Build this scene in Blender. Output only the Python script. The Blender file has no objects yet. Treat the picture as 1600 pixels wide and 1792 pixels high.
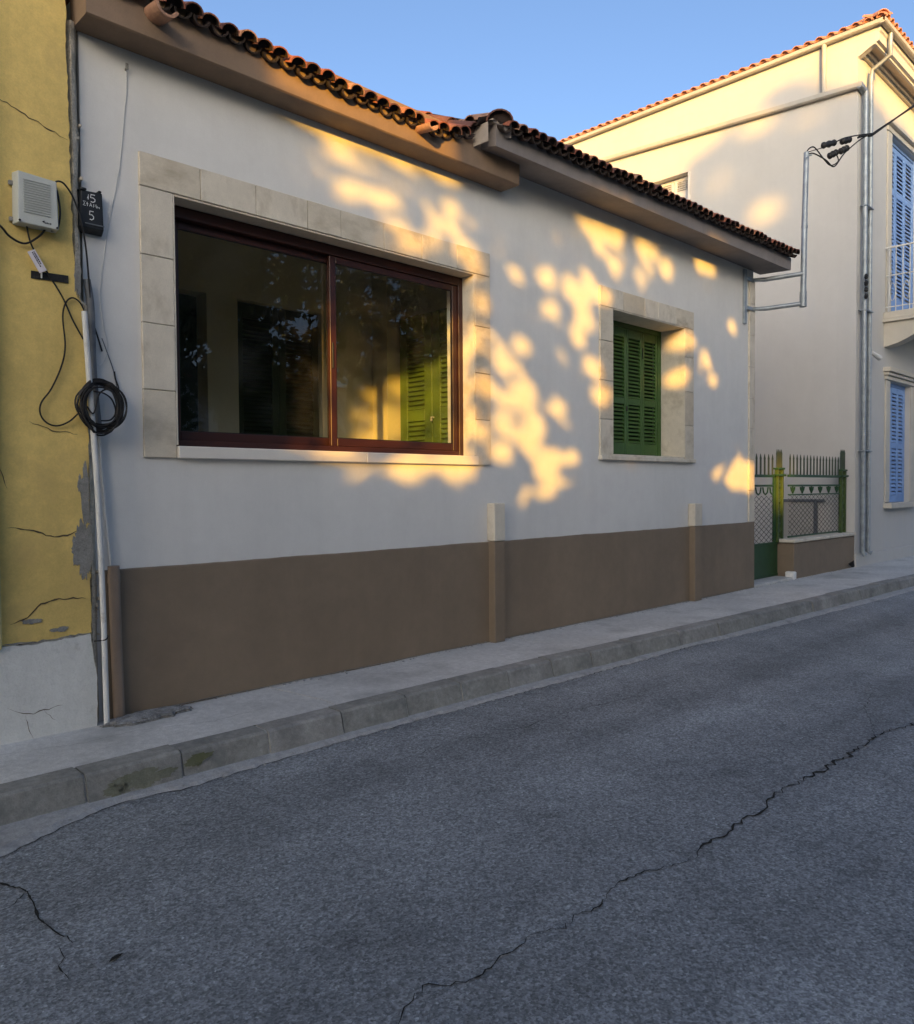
import bpy, bmesh, math, random
from mathutils import Matrix, Vector, noise
random.seed(7)
R = math.radians
sc = bpy.context.scene
col = sc.collection

# ------------------------------------------------------------------ camera
CAM = Vector((0.0, -5.0, 1.4))
yaw, pitch, roll = R(45.387), R(1.655), R(-0.4097)
fwd = Vector((math.cos(yaw)*math.cos(pitch), math.sin(yaw)*math.cos(pitch), -math.sin(pitch)))
rt = Vector((math.sin(yaw), -math.cos(yaw), 0))
up = rt.cross(fwd)
r2 = math.cos(roll)*rt + math.sin(roll)*up
u2 = -math.sin(roll)*rt + math.cos(roll)*up
cd = bpy.data.cameras.new('camera')
cam = bpy.data.objects.new('camera', cd); col.objects.link(cam)
M = Matrix.Identity(4)
for i in range(3):
    M[i][0], M[i][1], M[i][2], M[i][3] = r2[i], u2[i], -fwd[i], CAM[i]
cam.matrix_world = M
cd.sensor_fit = 'HORIZONTAL'; cd.sensor_width = 36; cd.lens = 36*1397.7/1600
cd.clip_start = 0.05; cd.clip_end = 3000
sc.camera = cam

# ------------------------------------------------------------------ light
SUN = Vector((1.1, 1.0, -0.22))            # direction the light travels
sun_el = math.atan2(0.22, math.hypot(1.1, 1.0))
sun_az = math.atan2(-1.1, -1.0)            # from +Y towards +X
w = bpy.data.worlds.new('World'); sc.world = w; w.use_nodes = True
nt = w.node_tree; nt.nodes.clear()
sky = nt.nodes.new('ShaderNodeTexSky'); sky.sky_type = 'NISHITA'; sky.sun_disc = False
sky.sun_elevation = sun_el; sky.sun_rotation = sun_az
sky.altitude = 100; sky.air_density = 0.6; sky.dust_density = 4.0; sky.ozone_density = 1.7
bg = nt.nodes.new('ShaderNodeBackground'); bg.inputs['Strength'].default_value = 0.15
wo = nt.nodes.new('ShaderNodeOutputWorld')
nt.links.new(sky.outputs[0], bg.inputs[0]); nt.links.new(bg.outputs[0], wo.inputs[0])
sl = bpy.data.lights.new('sun', 'SUN'); sl.energy = 3.0; sl.angle = R(0.6); sl.color = (1.0, 0.51, 0.06)
so = bpy.data.objects.new('sun', sl); col.objects.link(so)
so.rotation_euler = SUN.to_track_quat('-Z', 'Y').to_euler()
so.location = (-30, -30, 12)
sc.view_settings.view_transform = 'Standard'; sc.view_settings.look = 'None'
sc.view_settings.gamma = 1; sc.view_settings.exposure = 1.5
sc.view_settings.use_curve_mapping = False
sc.cycles.max_bounces = 6; sc.cycles.diffuse_bounces = 3; sc.cycles.glossy_bounces = 3
sc.cycles.transparent_max_bounces = 16
sc.cycles.sample_clamp_indirect = 4.0
sc.cycles.use_denoising = True

# ------------------------------------------------------------------ materials
MT = {}
def pm(name, base, rough=0.8, var=0.12, vscale=1.5, bump=0.15, bscale=60.0, grain=0.06, gscale=200.0,
       metal=0.0, stain=None, stain_scale=0.8, stain_at=0.6, bdist=0.004, spec=0.4, stretch=None, mid=0.0, mscale=22.0, streak=0.0):
    """plaster/stone/metal: base colour broken by large blotches, fine grain, optional stains, fine relief"""
    if name in MT: return MT[name]
    m = bpy.data.materials.new(name); m.use_nodes = True
    t = m.node_tree; t.nodes.clear(); N = t.nodes.new; L = t.links.new
    out = N('ShaderNodeOutputMaterial'); b = N('ShaderNodeBsdfPrincipled')
    b.inputs['Roughness'].default_value = rough; b.inputs['Metallic'].default_value = metal
    b.inputs['Specular IOR Level'].default_value = spec
    tc = N('ShaderNodeTexCoord'); src = tc.outputs['Object']
    if stretch:
        mp = N('ShaderNodeMapping'); mp.inputs['Scale'].default_value = stretch
        L(src, mp.inputs[0]); src = mp.outputs[0]
    def nz(scale, detail=4, rgh=0.6):
        n = N('ShaderNodeTexNoise'); n.inputs['Scale'].default_value = scale
        n.inputs['Detail'].default_value = detail; n.inputs['Roughness'].default_value = rgh
        L(src, n.inputs['Vector']); return n.outputs['Fac']
    def rng(fac, a, bb, c, d):
        r = N('ShaderNodeMapRange'); r.inputs[1].default_value = a; r.inputs[2].default_value = bb
        r.inputs[3].default_value = c; r.inputs[4].default_value = d; L(fac, r.inputs[0]); return r.outputs[0]
    def mul(a, b_):
        x = N('ShaderNodeMath'); x.operation = 'MULTIPLY'; L(a, x.inputs[0]); L(b_, x.inputs[1]); return x.outputs[0]
    f = rng(nz(vscale, 5), 0.3, 0.7, 1-var, 1+var)
    if grain: f = mul(f, rng(nz(gscale, 2), 0.3, 0.7, 1-grain, 1+grain))
    if mid: f = mul(f, rng(nz(mscale, 8, 0.75), 0.32, 0.68, 1-mid, 1+mid))
    if streak:
        mp2 = N('ShaderNodeMapping'); mp2.inputs['Scale'].default_value = (2.4, 2.4, 0.22); L(tc.outputs['Object'], mp2.inputs[0])
        n2 = N('ShaderNodeTexNoise'); n2.inputs['Scale'].default_value = 1.6; n2.inputs['Detail'].default_value = 7; n2.inputs['Roughness'].default_value = .65
        L(mp2.outputs[0], n2.inputs['Vector']); f = mul(f, rng(n2.outputs['Fac'], 0.42, 0.72, 1.0, 1-streak))
    mx = N('ShaderNodeVectorMath'); mx.operation = 'SCALE'
    mx.inputs[0].default_value = base[:3]; L(f, mx.inputs['Scale']); c = mx.outputs[0]
    if stain:
        mm = N('ShaderNodeMix'); mm.data_type = 'RGBA'
        L(rng(nz(stain_scale, 8, 0.65), stain_at-.04, stain_at+0.16, 0, 1), mm.inputs['Factor'])
        L(c, mm.inputs['A']); mm.inputs['B'].default_value = (*stain, 1); c = mm.outputs['Result']
    L(c, b.inputs['Base Color'])
    if bump:
        bp = N('ShaderNodeBump'); bp.inputs['Strength'].default_value = bump; bp.inputs['Distance'].default_value = bdist
        L(nz(bscale, 5, 0.65), bp.inputs['Height']); L(bp.outputs[0], b.inputs['Normal'])
    L(b.outputs[0], out.inputs[0]); MT[name] = m
    return m

plaster   = pm('grey white plaster', (0.70, 0.69, 0.655), 0.9, 0.06, 0.9, 0.35, 14, 0.02, 120, bdist=0.006, stain=(0.63, 0.61, 0.59), stain_scale=0.9, stain_at=0.58, mid=.025, mscale=9, streak=.05)
brown     = pm('brown plinth paint', (0.225, 0.172, 0.118), 0.75, 0.09, 1.3, 0.3, 18, 0.03, 150, bdist=0.005, stain=(0.19, 0.143, 0.10), stain_scale=1.4, stain_at=0.6, mid=.06, mscale=7, streak=.07)
browntrim = pm('brown eave paint', (0.235, 0.162, 0.108), 0.75, 0.08, 2, 0.2, 30, mid=.06, mscale=8, streak=.12)
greytrim  = pm('taupe eave paint', (0.215, 0.19, 0.178), 0.75, 0.07, 2, 0.2, 30, mid=.06, mscale=8, streak=.12)
stone     = pm('cream limestone', (0.61, 0.545, 0.43), 0.75, 0.10, 3.0, 0.2, 40, 0.05, 90, stain=(0.43, 0.37, 0.27), stain_scale=3.2, stain_at=0.53, stretch=(1, 1, 1.8), mid=.05, mscale=14)
stone2    = pm('pale limestone', (0.65, 0.59, 0.48), 0.75, 0.08, 2.5, 0.2, 40, 0.05, 90, stain=(0.47, 0.41, 0.31), stain_scale=3.6, stain_at=0.55, stretch=(1.6, 1, 1), mid=.05, mscale=14)
stone3    = pm('tan limestone', (0.58, 0.50, 0.375), 0.75, 0.10, 3.5, 0.2, 40, 0.05, 90, stain=(0.58, 0.52, 0.43), stain_scale=2.6, stain_at=0.6, mid=.05, mscale=14)
grout     = pm('grout', (0.36, 0.32, 0.26), 0.9)
marble    = pm('white sill marble', (0.72, 0.68, 0.61), 0.45, 0.05, 3, 0.08, 30)
alu       = pm('brown window aluminium', (0.042, 0.012, 0.008), 0.45, 0.1, 5, 0.03, 60, spec=0.5)
rubber    = pm('black rubber', (0.012, 0.012, 0.013), 0.6, 0.1, 8)
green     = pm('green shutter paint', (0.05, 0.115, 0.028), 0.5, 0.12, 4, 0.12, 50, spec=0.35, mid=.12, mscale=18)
litgreen   = pm('sunlit green paint', (0.12, 0.19, 0.035), 0.5, 0.12, 4, 0.1, 50)  # same green as the outer shutters, lightened for the sunlit leaves
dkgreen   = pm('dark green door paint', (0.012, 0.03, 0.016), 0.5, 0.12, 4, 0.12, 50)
gategreen = pm('gate green paint', (0.022, 0.07, 0.026), 0.45, 0.15, 6, 0.15, 60, stain=(0.04, 0.05, 0.03), stain_scale=9, stain_at=0.66)
postgreen = pm('olive gate post paint', (0.05, 0.085, 0.022), 0.45, 0.2, 6, 0.25, 60, stain=(0.03, 0.035, 0.02), stain_scale=12, stain_at=0.6)
tile_m = [pm('terracotta %s' % k, c, 0.85, 0.25, 9, 0.4, 60, 0.1, 120, stain=s_, stain_scale=7, stain_at=0.55) for k, c, s_ in (
    ('red', (0.30, 0.10, 0.058), (0.12, 0.06, 0.045)), ('orange', (0.38, 0.155, 0.08), (0.18, 0.09, 0.06)),
    ('dusky', (0.15, 0.065, 0.05), (0.08, 0.05, 0.042)), ('pale', (0.40, 0.22, 0.14), (0.22, 0.13, 0.09)))]
h2tile    = pm('salmon roof tile', (0.50, 0.235, 0.15), 0.8, 0.15, 8, 0.3, 60)
underlay_shade  = pm('roof underlay', (0.026, 0.019, 0.016), 0.95)  # near-black so gaps under the tiles stay dark; shade as colour
sooty_shade     = pm('sooty terracotta', (0.032, 0.021, 0.018), 0.95, 0.3, 9, 0.4, 60, 0.1, 120, stain=(0.09, 0.045, 0.032), stain_scale=9, stain_at=0.64)  # eave soot, plus the shade inside the hollows, as one dark colour
mortar    = pm('roof mortar', (0.36, 0.31, 0.26), 0.95, 0.15, 6, 0.5, 40)
yellow    = pm('ochre wall paint', (0.72, 0.53, 0.175), 0.88, 0.13, 1.6, 0.6, 22, 0.05, 120, bdist=0.008, stain=(0.57, 0.41, 0.15), stain_scale=2.4, stain_at=0.56, mid=.09, mscale=16, streak=.12)
yellow2   = pm('pale ochre strip', (0.58, 0.49, 0.22), 0.85, 0.1, 1.6, 0.4, 22)
whiteplin = pm('flaking white plinth', (0.66, 0.67, 0.64), 0.9, 0.05, 4, 0.8, 20, 0.04, 120, bdist=0.01, stain=(0.42, 0.42, 0.38), stain_scale=7, stain_at=0.67, mid=.06, mscale=20, streak=.1)
cement    = pm('grey cement render', (0.25, 0.245, 0.225), 0.95, 0.22, 5, 0.9, 26, 0.12, 120, bdist=0.012, mid=.2, mscale=30)
seamm     = pm('crumbling lime mortar', (0.52, 0.46, 0.36), 0.95, 0.3, 12, 0.9, 30, 0.2, 90, stain=(0.20, 0.17, 0.14), stain_scale=22, stain_at=0.60, bdist=0.012)
crackm    = pm('crack dark', (0.10, 0.075, 0.045), 1.0, 0.2, 10, 0)
rcrack    = pm('road crack dirt', (0.014, 0.015, 0.013), 1.0, 0.3, 20, 0.6, 80)
weedm     = pm('dry weed', (0.12, 0.11, 0.03), 0.9, 0.3, 20, 0)
pave      = pm('pavement concrete', (0.54, 0.53, 0.50), 0.92, 0.14, 1.3, 0.6, 40, 0.10, 160, bdist=0.005, stain=(0.36, 0.355, 0.33), stain_scale=1.6, stain_at=0.56, mid=.16, mscale=20)
kerbm     = pm('kerb concrete', (0.27, 0.265, 0.24), 0.92, 0.16, 3.0, 0.7, 45, 0.12, 180, bdist=0.006, stain=(0.15, 0.155, 0.145), stain_scale=3.5, stain_at=0.55, mid=.2, mscale=24, streak=.15)
kerbpale  = pm('worn pale kerb concrete', (0.31, 0.30, 0.275), 0.92, 0.2, 4.0, 0.7, 45, 0.12, 180, bdist=0.006, stain=(0.17, 0.17, 0.16), stain_scale=4.5, stain_at=0.53, mid=.2, mscale=24, streak=.15)
kerbmoss  = pm('mossy kerb concrete', (0.19, 0.19, 0.14), 0.92, 0.16, 3.0, 0.7, 45, 0.12, 180, bdist=0.006, stain=(0.115, 0.12, 0.06), stain_scale=2.4, stain_at=0.46, mid=.2, mscale=24)
gutterm   = pm('gutter cement', (0.38, 0.38, 0.37), 0.95, 0.2, 5, 0.9, 40, 0.15, 150, stain=(0.24, 0.24, 0.235), stain_scale=5, stain_at=0.53, mid=.22, mscale=26)
chalk     = pm('chalk white', (0.75, 0.75, 0.72), 0.9, 0.1, 20, 0)
boxm      = pm('cabinet plastic', (0.50, 0.52, 0.48), 0.55, 0.05, 5, 0.05, 40)
boxdk     = pm('black box plastic', (0.014, 0.017, 0.02), 0.6, 0.3, 14, 0.3, 50)
cablem    = pm('black cable', (0.012, 0.011, 0.011), 0.55, 0.1, 10, 0)
whitewire = pm('white wire', (0.6, 0.6, 0.58), 0.6, 0.1, 10, 0)
pvc       = pm('white pvc pipe', (0.64, 0.64, 0.61), 0.5, 0.08, 6, 0.1, 60, stain=(0.36, 0.34, 0.30), stain_scale=9, stain_at=0.62)
greypvc   = pm('grey conduit', (0.13, 0.14, 0.15), 0.6, 0.2, 12, 0.3, 60)
blacktape = pm('black tape', (0.015, 0.015, 0.014), 0.7, 0.3, 30, 0.2, 80, stain=(0.08, 0.075, 0.06), stain_scale=40, stain_at=0.6)
labelm    = pm('label tag', (0.68, 0.63, 0.66), 0.6, 0.05, 20, 0)
ink       = pm('ink', (0.02, 0.02, 0.02), 0.7, 0, 1, 0)
galv      = pm('galvanised steel', (0.30, 0.335, 0.36), 0.48, 0.2, 9, 0.12, 60, metal=0.45)
h2wall    = pm('pale rose plaster', (0.55, 0.535, 0.50), 0.9, 0.04, 0.7, 0.3, 14, 0.02, 100, bdist=0.005, stain=(0.51, 0.505, 0.495), stain_scale=0.7, stain_at=0.58, mid=.02, mscale=6, streak=.03)
h2trim    = pm('cream moulding', (0.56, 0.52, 0.44), 0.85, 0.07, 3, 0.2, 40)
h2soffit  = pm('tan soffit', (0.50, 0.40, 0.29), 0.85, 0.07, 3, 0.2, 40)
h2gutter  = pm('grey cream gutter', (0.44, 0.42, 0.37), 0.5, 0.08, 4, 0.1, 50)
bluesh    = pm('blue shutter paint', (0.20, 0.33, 0.60), 0.55, 0.1, 4, 0.1, 50)
whitemet  = pm('white painted metal', (0.60, 0.60, 0.58), 0.5, 0.08, 6, 0.1, 60)
intwall   = pm('interior wall paint', (0.62, 0.56, 0.42), 0.9, 0.05, 1.2, 0.1, 20)
intfloor  = pm('interior floor', (0.18, 0.14, 0.10), 0.6, 0.1, 2, 0.1, 20)
bark      = pm('tree bark', (0.16, 0.125, 0.09), 0.95, 0.3, 4, 0.9, 14, 0.1, 60, bdist=0.03, stretch=(1, 1, 0.3))
grassm    = pm('park soil and grass', (0.07, 0.085, 0.035), 0.95, 0.3, 1.0, 0.8, 20)
wirem     = pm('fence wire', (0.03, 0.032, 0.03), 0.6, 0.1, 10, 0)

def leafmat(name, c):
    m = bpy.data.materials.new(name); m.use_nodes = True
    t = m.node_tree; b = t.nodes['Principled BSDF']
    n = t.nodes.new('ShaderNodeTexNoise'); n.inputs['Scale'].default_value = 3
    r = t.nodes.new('ShaderNodeValToRGB')
    r.color_ramp.elements[0].position = .35; r.color_ramp.elements[0].color = (c[0]*.6, c[1]*.6, c[2]*.6, 1)
    r.color_ramp.elements[1].position = .7; r.color_ramp.elements[1].color = (c[0]*1.5, c[1]*1.3, c[2], 1)
    tc = t.nodes.new('ShaderNodeTexCoord')
    t.links.new(tc.outputs['Object'], n.inputs['Vector']); t.links.new(n.outputs['Fac'], r.inputs[0])
    t.links.new(r.outputs[0], b.inputs['Base Color']); b.inputs['Roughness'].default_value = .6
    return m
leaf = leafmat('tree leaves', (0.055, 0.085, 0.025))

def glassmat(name, tint):
    m = bpy.data.materials.new(name); m.use_nodes = True
    t = m.node_tree; t.nodes.clear(); N = t.nodes.new; L = t.links.new
    o = N('ShaderNodeOutputMaterial'); mix = N('ShaderNodeMixShader'); tr = N('ShaderNodeBsdfTransparent'); gl = N('ShaderNodeBsdfGlossy')
    tr.inputs[0].default_value = (*tint, 1); gl.inputs['Roughness'].default_value = 0.0
    # reflectance of a thin pane, the same from both sides
    ge = N('ShaderNodeNewGeometry'); dt = N('ShaderNodeVectorMath'); dt.operation = 'DOT_PRODUCT'
    L(ge.outputs['Incoming'], dt.inputs[0]); L(ge.outputs['Normal'], dt.inputs[1])
    def mth(op, a, b_=None, v=None):
        x = N('ShaderNodeMath'); x.operation = op; L(a, x.inputs[0])
        if v is not None: x.inputs[1].default_value = v
        return x.outputs[0]
    om = N('ShaderNodeMath'); om.operation = 'SUBTRACT'; om.inputs[0].default_value = 1.0; L(mth('ABSOLUTE', dt.outputs['Value']), om.inputs[1])
    rf_ = mth('ADD', mth('MULTIPLY', mth('POWER', om.outputs[0], v=5.0), v=.92), v=.075)
    # faint dust smears on the pane
    ms = N('ShaderNodeMixShader'); df = N('ShaderNodeBsdfDiffuse'); df.inputs[0].default_value = (.5, .5, .48, 1)
    nz = N('ShaderNodeTexNoise'); nz.inputs['Scale'].default_value = 3.5; nz.inputs['Detail'].default_value = 8; nz.inputs['Roughness'].default_value = .7
    mr = N('ShaderNodeMapRange'); mr.inputs[1].default_value = .45; mr.inputs[2].default_value = .8; mr.inputs[3].default_value = 0.004; mr.inputs[4].default_value = .05
    tc = N('ShaderNodeTexCoord'); L(tc.outputs['Object'], nz.inputs['Vector']); L(nz.outputs['Fac'], mr.inputs[0])
    L(rf_, mix.inputs[0]); L(tr.outputs[0], mix.inputs[1]); L(gl.outputs[0], mix.inputs[2])
    L(mr.outputs[0], ms.inputs[0]); L(mix.outputs[0], ms.inputs[1]); L(df.outputs[0], ms.inputs[2])
    L(ms.outputs[0], o.inputs[0]); return m
glass = glassmat('window glass', (0.86, 0.9, 0.86))

def asphalt():
    m = bpy.data.materials.new('worn asphalt'); m.use_nodes = True
    t = m.node_tree; t.nodes.clear(); N = t.nodes.new; L = t.links.new
    o = N('ShaderNodeOutputMaterial'); b = N('ShaderNodeBsdfPrincipled'); L(b.outputs[0], o.inputs[0])
    b.inputs['Roughness'].default_value = .88; b.inputs['Specular IOR Level'].default_value = .3
    tc = N('ShaderNodeTexCoord')
    def nz(scale, det=4, rg=.6, st=None):
        n = N('ShaderNodeTexNoise'); n.inputs['Scale'].default_value = scale; n.inputs['Detail'].default_value = det; n.inputs['Roughness'].default_value = rg
        if st:
            mp = N('ShaderNodeMapping'); mp.inputs['Scale'].default_value = st; L(tc.outputs['Object'], mp.inputs[0]); L(mp.outputs[0], n.inputs['Vector'])
        else: L(tc.outputs['Object'], n.inputs['Vector'])
        return n.outputs['Fac']
    def rng(f, a, bb, c, d):
        r = N('ShaderNodeMapRange'); r.inputs[1].default_value = a; r.inputs[2].default_value = bb; r.inputs[3].default_value = c; r.inputs[4].default_value = d
        L(f, r.inputs[0]); return r.outputs[0]
    def mul(a, c):
        x = N('ShaderNodeMath'); x.operation = 'MULTIPLY'; L(a, x.inputs[0]); L(c, x.inputs[1]); return x.outputs[0]
    v = N('ShaderNodeTexVoronoi'); v.inputs['Scale'].default_value = 88; L(tc.outputs['Object'], v.inputs['Vector'])
    sep = N('ShaderNodeSeparateColor'); L(v.outputs['Color'], sep.inputs[0])
    chips = rng(sep.outputs[0], 0.0, 1.0, 0.66, 1.36)             # each stone its own shade
    bright = rng(sep.outputs[1], 0.965, 0.975, 1.0, 1.35)         # a few pale stones
    f = mul(mul(chips, bright), mul(rng(nz(0.5, 3, .5), .3, .7, .88, 1.12), rng(nz(0.8, 4, .5, (0.10, 2.0, 1)), .32, .68, .78, 1.18)))
    v2 = N('ShaderNodeTexVoronoi'); v2.inputs['Scale'].default_value = 150; L(tc.outputs['Object'], v2.inputs['Vector'])
    sp2 = N('ShaderNodeSeparateColor'); L(v2.outputs['Color'], sp2.inputs[0])
    f = mul(f, mul(rng(sp2.outputs[0], 0.0, 1.0, .70, 1.32), rng(nz(40, 2, .5), .3, .7, .93, 1.07)))
    f = mul(f, mul(rng(nz(7, 2, .5), .3, .7, .94, 1.06), rng(nz(1.6, 3, .5), .35, .65, .90, 1.09)))
    f = mul(f, rng(nz(4.0, 3, .5), .26, .40, .80, 1.0))
    sc_ = N('ShaderNodeVectorMath'); sc_.operation = 'SCALE'; sc_.inputs[0].default_value = (.222, .236, .246); L(f, sc_.inputs['Scale'])
    L(sc_.outputs[0], b.inputs['Base Color'])
    bp = N('ShaderNodeBump'); bp.inputs['Strength'].default_value = .5; bp.inputs['Distance'].default_value = .003
    h = N('ShaderNodeMath'); h.operation = 'ADD'; L(v.outputs['Distance'], h.inputs[0]); L(nz(30, 4), h.inputs[1])
    L(h.outputs[0], bp.inputs['Height']); L(bp.outputs[0], b.inputs['Normal'])
    return m
asph = asphalt()

# ------------------------------------------------------------------ mesh helpers
class MB:
    def __init__(s, mtx=None): s.v = []; s.f = []; s.m = mtx
    def add(s, vs, fs):
        o = len(s.v)
        s.v += [tuple(s.m @ Vector(p)) if s.m else tuple(p) for p in vs]
        s.f += [tuple(i+o for i in q) for q in fs]; return s
    def box(s, x0, x1, y0, y1, z0, z1, c=0.0):
        if x0 > x1: x0, x1 = x1, x0
        if y0 > y1: y0, y1 = y1, y0
        if z0 > z1: z0, z1 = z1, z0
        if c <= 0:
            return s.add([(x, y, z) for x in (x0, x1) for y in (y0, y1) for z in (z0, z1)],
                  [(0, 1, 3, 2), (4, 6, 7, 5), (0, 4, 5, 1), (2, 3, 7, 6), (0, 2, 6, 4), (1, 5, 7, 3)])
        # chamfered box: 24 vertices
        P = {}; vs = []
        X = (x0, x1); Y = (y0, y1); Z = (z0, z1)
        for i in (0, 1):
            for j in (0, 1):
                for k in (0, 1):
                    sx, sy, sz = (1, -1)[i], (1, -1)[j], (1, -1)[k]
                    for a in range(3):
                        p = [X[i], Y[j], Z[k]]
                        for b_, sg in ((0, sx), (1, sy), (2, sz)):
                            if b_ != a: p[b_] += sg*c
                        P[i, j, k, a] = len(vs); vs.append(tuple(p))
        fs = []
        for a in range(3):
            b_, d = (a+1) % 3, (a+2) % 3
            for e in (0, 1):
                q = []
                for (u, vv) in ((0, 0), (1, 0), (1, 1), (0, 1)):
                    ijk = [0, 0, 0]; ijk[a] = e; ijk[b_] = u; ijk[d] = vv
                    q.append(P[(*ijk, a)])
                fs.append(tuple(q) if e else tuple(reversed(q)))
        for a in range(3):
            b_, d = (a+1) % 3, (a+2) % 3
            for u in (0, 1):
                for vv in (0, 1):
                    q = []
                    for e, ax in ((0, b_), (1, b_), (1, d), (0, d)):
                        ijk = [0, 0, 0]; ijk[a] = e; ijk[b_] = u; ijk[d] = vv
                        q.append(P[(*ijk, ax)])
                    fs.append(tuple(q))
        for i in (0, 1):
            for j in (0, 1):
                for k in (0, 1): fs.append((P[i, j, k, 0], P[i, j, k, 1], P[i, j, k, 2]))
        return s.add(vs, fs)
    def tube(s, pts, r, n=8, cap=True, closed=False):
        pts = [Vector(p) for p in pts]; rs = r if isinstance(r, (list, tuple)) else [r]*len(pts)
        vs = []; fs = []; prev = None; m = len(pts)
        for i, p in enumerate(pts):
            if closed: d = pts[(i+1) % m]-pts[i-1]
            else: d = pts[min(i+1, m-1)]-pts[max(i-1, 0)]
            if d.length < 1e-9: d = Vector((0, 0, 1))
            d.normalize()
            if prev is None:
                a = d.cross(Vector((0, 0, 1)) if abs(d.z) < .95 else Vector((1, 0, 0)))
            else: a = prev - d*prev.dot(d)
            a.normalize(); prev = a; b_ = d.cross(a)
            for k in range(n):
                t = 2*math.pi*k/n; vs.append(p+(a*math.cos(t)+b_*math.sin(t))*rs[i])
        rng_ = m if closed else m-1
        for i in range(rng_):
            j = (i+1) % m
            for k in range(n):
                fs.append((i*n+k, i*n+(k+1) % n, j*n+(k+1) % n, j*n+k))
        if cap and not closed:
            fs.append(tuple(reversed(range(n)))); fs.append(tuple(range((m-1)*n, m*n)))
        return s.add(vs, fs)
    def prism(s, poly, axis, a0, a1):
        """poly in the two axes other than `axis` (cyclic order after axis), extruded a0..a1"""
        def mk(a, u, v):
            p = [0, 0, 0]; p[axis] = a; p[(axis+1) % 3] = u; p[(axis+2) % 3] = v; return tuple(p)
        n = len(poly); vs = [mk(a0, *q) for q in poly]+[mk(a1, *q) for q in poly]
        fs = [tuple(reversed(range(n))), tuple(range(n, 2*n))]+[(i, (i+1) % n, n+(i+1) % n, n+i) for i in range(n)]
        return s.add(vs, fs)
    def ribbon(s, pts, ws, nrm, off=0.0):
        """flat strip along pts lying in the plane with normal nrm"""
        pts = [Vector(p) for p in pts]; nrm = Vector(nrm); vs = []
        ws = ws if isinstance(ws, (list, tuple)) else [ws]*len(pts)
        for i, p in enumerate(pts):
            d = (pts[min(i+1, len(pts)-1)]-pts[max(i-1, 0)]).normalized(); a = nrm.cross(d)*ws[i]*.5
            vs += [p+a+nrm*off, p-a+nrm*off]
        return s.add(vs, [(2*i, 2*i+1, 2*i+3, 2*i+2) for i in range(len(pts)-1)])
    def mesh(s, name, mat, smooth=False):
        me = bpy.data.meshes.new(name); me.from_pydata(s.v, [], s.f); me.validate(); me.update()
        bm = bmesh.new(); bm.from_mesh(me); bmesh.ops.recalc_face_normals(bm, faces=bm.faces); bm.to_mesh(me); bm.free()
        for m in (mat if isinstance(mat, (list, tuple)) else [mat]): me.materials.append(m)
        if smooth:
            me.polygons.foreach_set('use_smooth', [True]*len(me.polygons)); me.set_sharp_from_angle(angle=R(40))
        return me
    def build(s, name, mat, parent=None, smooth=False, kind=None, label=None):
        return link(name, s.mesh(name, mat, smooth), parent, kind, label)

def link(name, me, parent=None, kind=None, label=None):
    o = bpy.data.objects.new(name, me); col.objects.link(o)
    if parent is not None:
        o.parent = parent; o.matrix_parent_inverse = Matrix.Translation(-parent_world(parent))
    if kind: o['kind'] = kind
    if label: o['label'] = label
    return o
BASE = {}
def parent_world(p): return BASE.get(p.name, Vector((0, 0, 0)))
def thing(name, label, cat, base, group=None):
    o = bpy.data.objects.new(name, None); col.objects.link(o); o.location = base
    o.empty_display_size = .2; BASE[o.name] = Vector(base)
    o['label'] = label; o['category'] = cat
    if group: o['group'] = group
    return o
def tag(o, label, cat, group=None):
    o['label'] = label; o['category'] = cat
    if group: o['group'] = group
    return o
def smooth_path(pts, n=6):
    P = [Vector(p) for p in pts]; out = []
    for i in range(len(P)-1):
        a, b, c, d = P[max(i-1, 0)], P[i], P[i+1], P[min(i+2, len(P)-1)]
        for k in range(n):
            t = k/n
            out.append(.5*((2*b)+(c-a)*t+(2*a-5*b+4*c-d)*t*t+(3*b-a-3*c+d)*t**3))
    out.append(P[-1]); return out
def jag(pts, step=.03, amp=.01, axis2=(0, 1, 0), rnd=random):
    """polyline broken into short jittered steps"""
    P = [Vector(p) for p in pts]; out = [P[0]]
    for a, b in zip(P, P[1:]):
        n = max(1, int((b-a).length/step))
        for k in range(1, n+1):
            q = a.lerp(b, k/n)
            if not (b is P[-1] and k == n): q = q+Vector(axis2)*rnd.uniform(-amp, amp)
            out.append(q)
    return out
def wall_mesh(mb, x0, x1, z0, z1, y0, y1, holes):
    """solid wall in the XZ plane between y0 (front) and y1 with rectangular holes"""
    xs = sorted({x0, x1, *[h[0] for h in holes], *[h[1] for h in holes]})
    zs = sorted({z0, z1, *[h[2] for h in holes], *[h[3] for h in holes]})
    for i in range(len(xs)-1):
        for j in range(len(zs)-1):
            cx, cz = (xs[i]+xs[i+1])/2, (zs[j]+zs[j+1])/2
            if any(h[0] < cx < h[1] and h[2] < cz < h[3] for h in holes): continue
            for y in (y0, y1):
                q = [(xs[i], y, zs[j]), (xs[i+1], y, zs[j]), (xs[i+1], y, zs[j+1]), (xs[i], y, zs[j+1])]
                mb.add(q, [(0, 1, 2, 3)])
    def rim(a, b, c, d):
        mb.add([(a, y0, c), (b, y0, c), (b, y1, c), (a, y1, c)], [(0, 1, 2, 3)])
        mb.add([(a, y0, d), (b, y0, d), (b, y1, d), (a, y1, d)], [(0, 1, 2, 3)])
        mb.add([(a, y0, c), (a, y0, d), (a, y1, d), (a, y1, c)], [(0, 1, 2, 3)])
        mb.add([(b, y0, c), (b, y0, d), (b, y1, d), (b, y1, c)], [(0, 1, 2, 3)])
    for h in holes: rim(*h)
    rim(x0, x1, z0, z1)
    return mb

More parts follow.
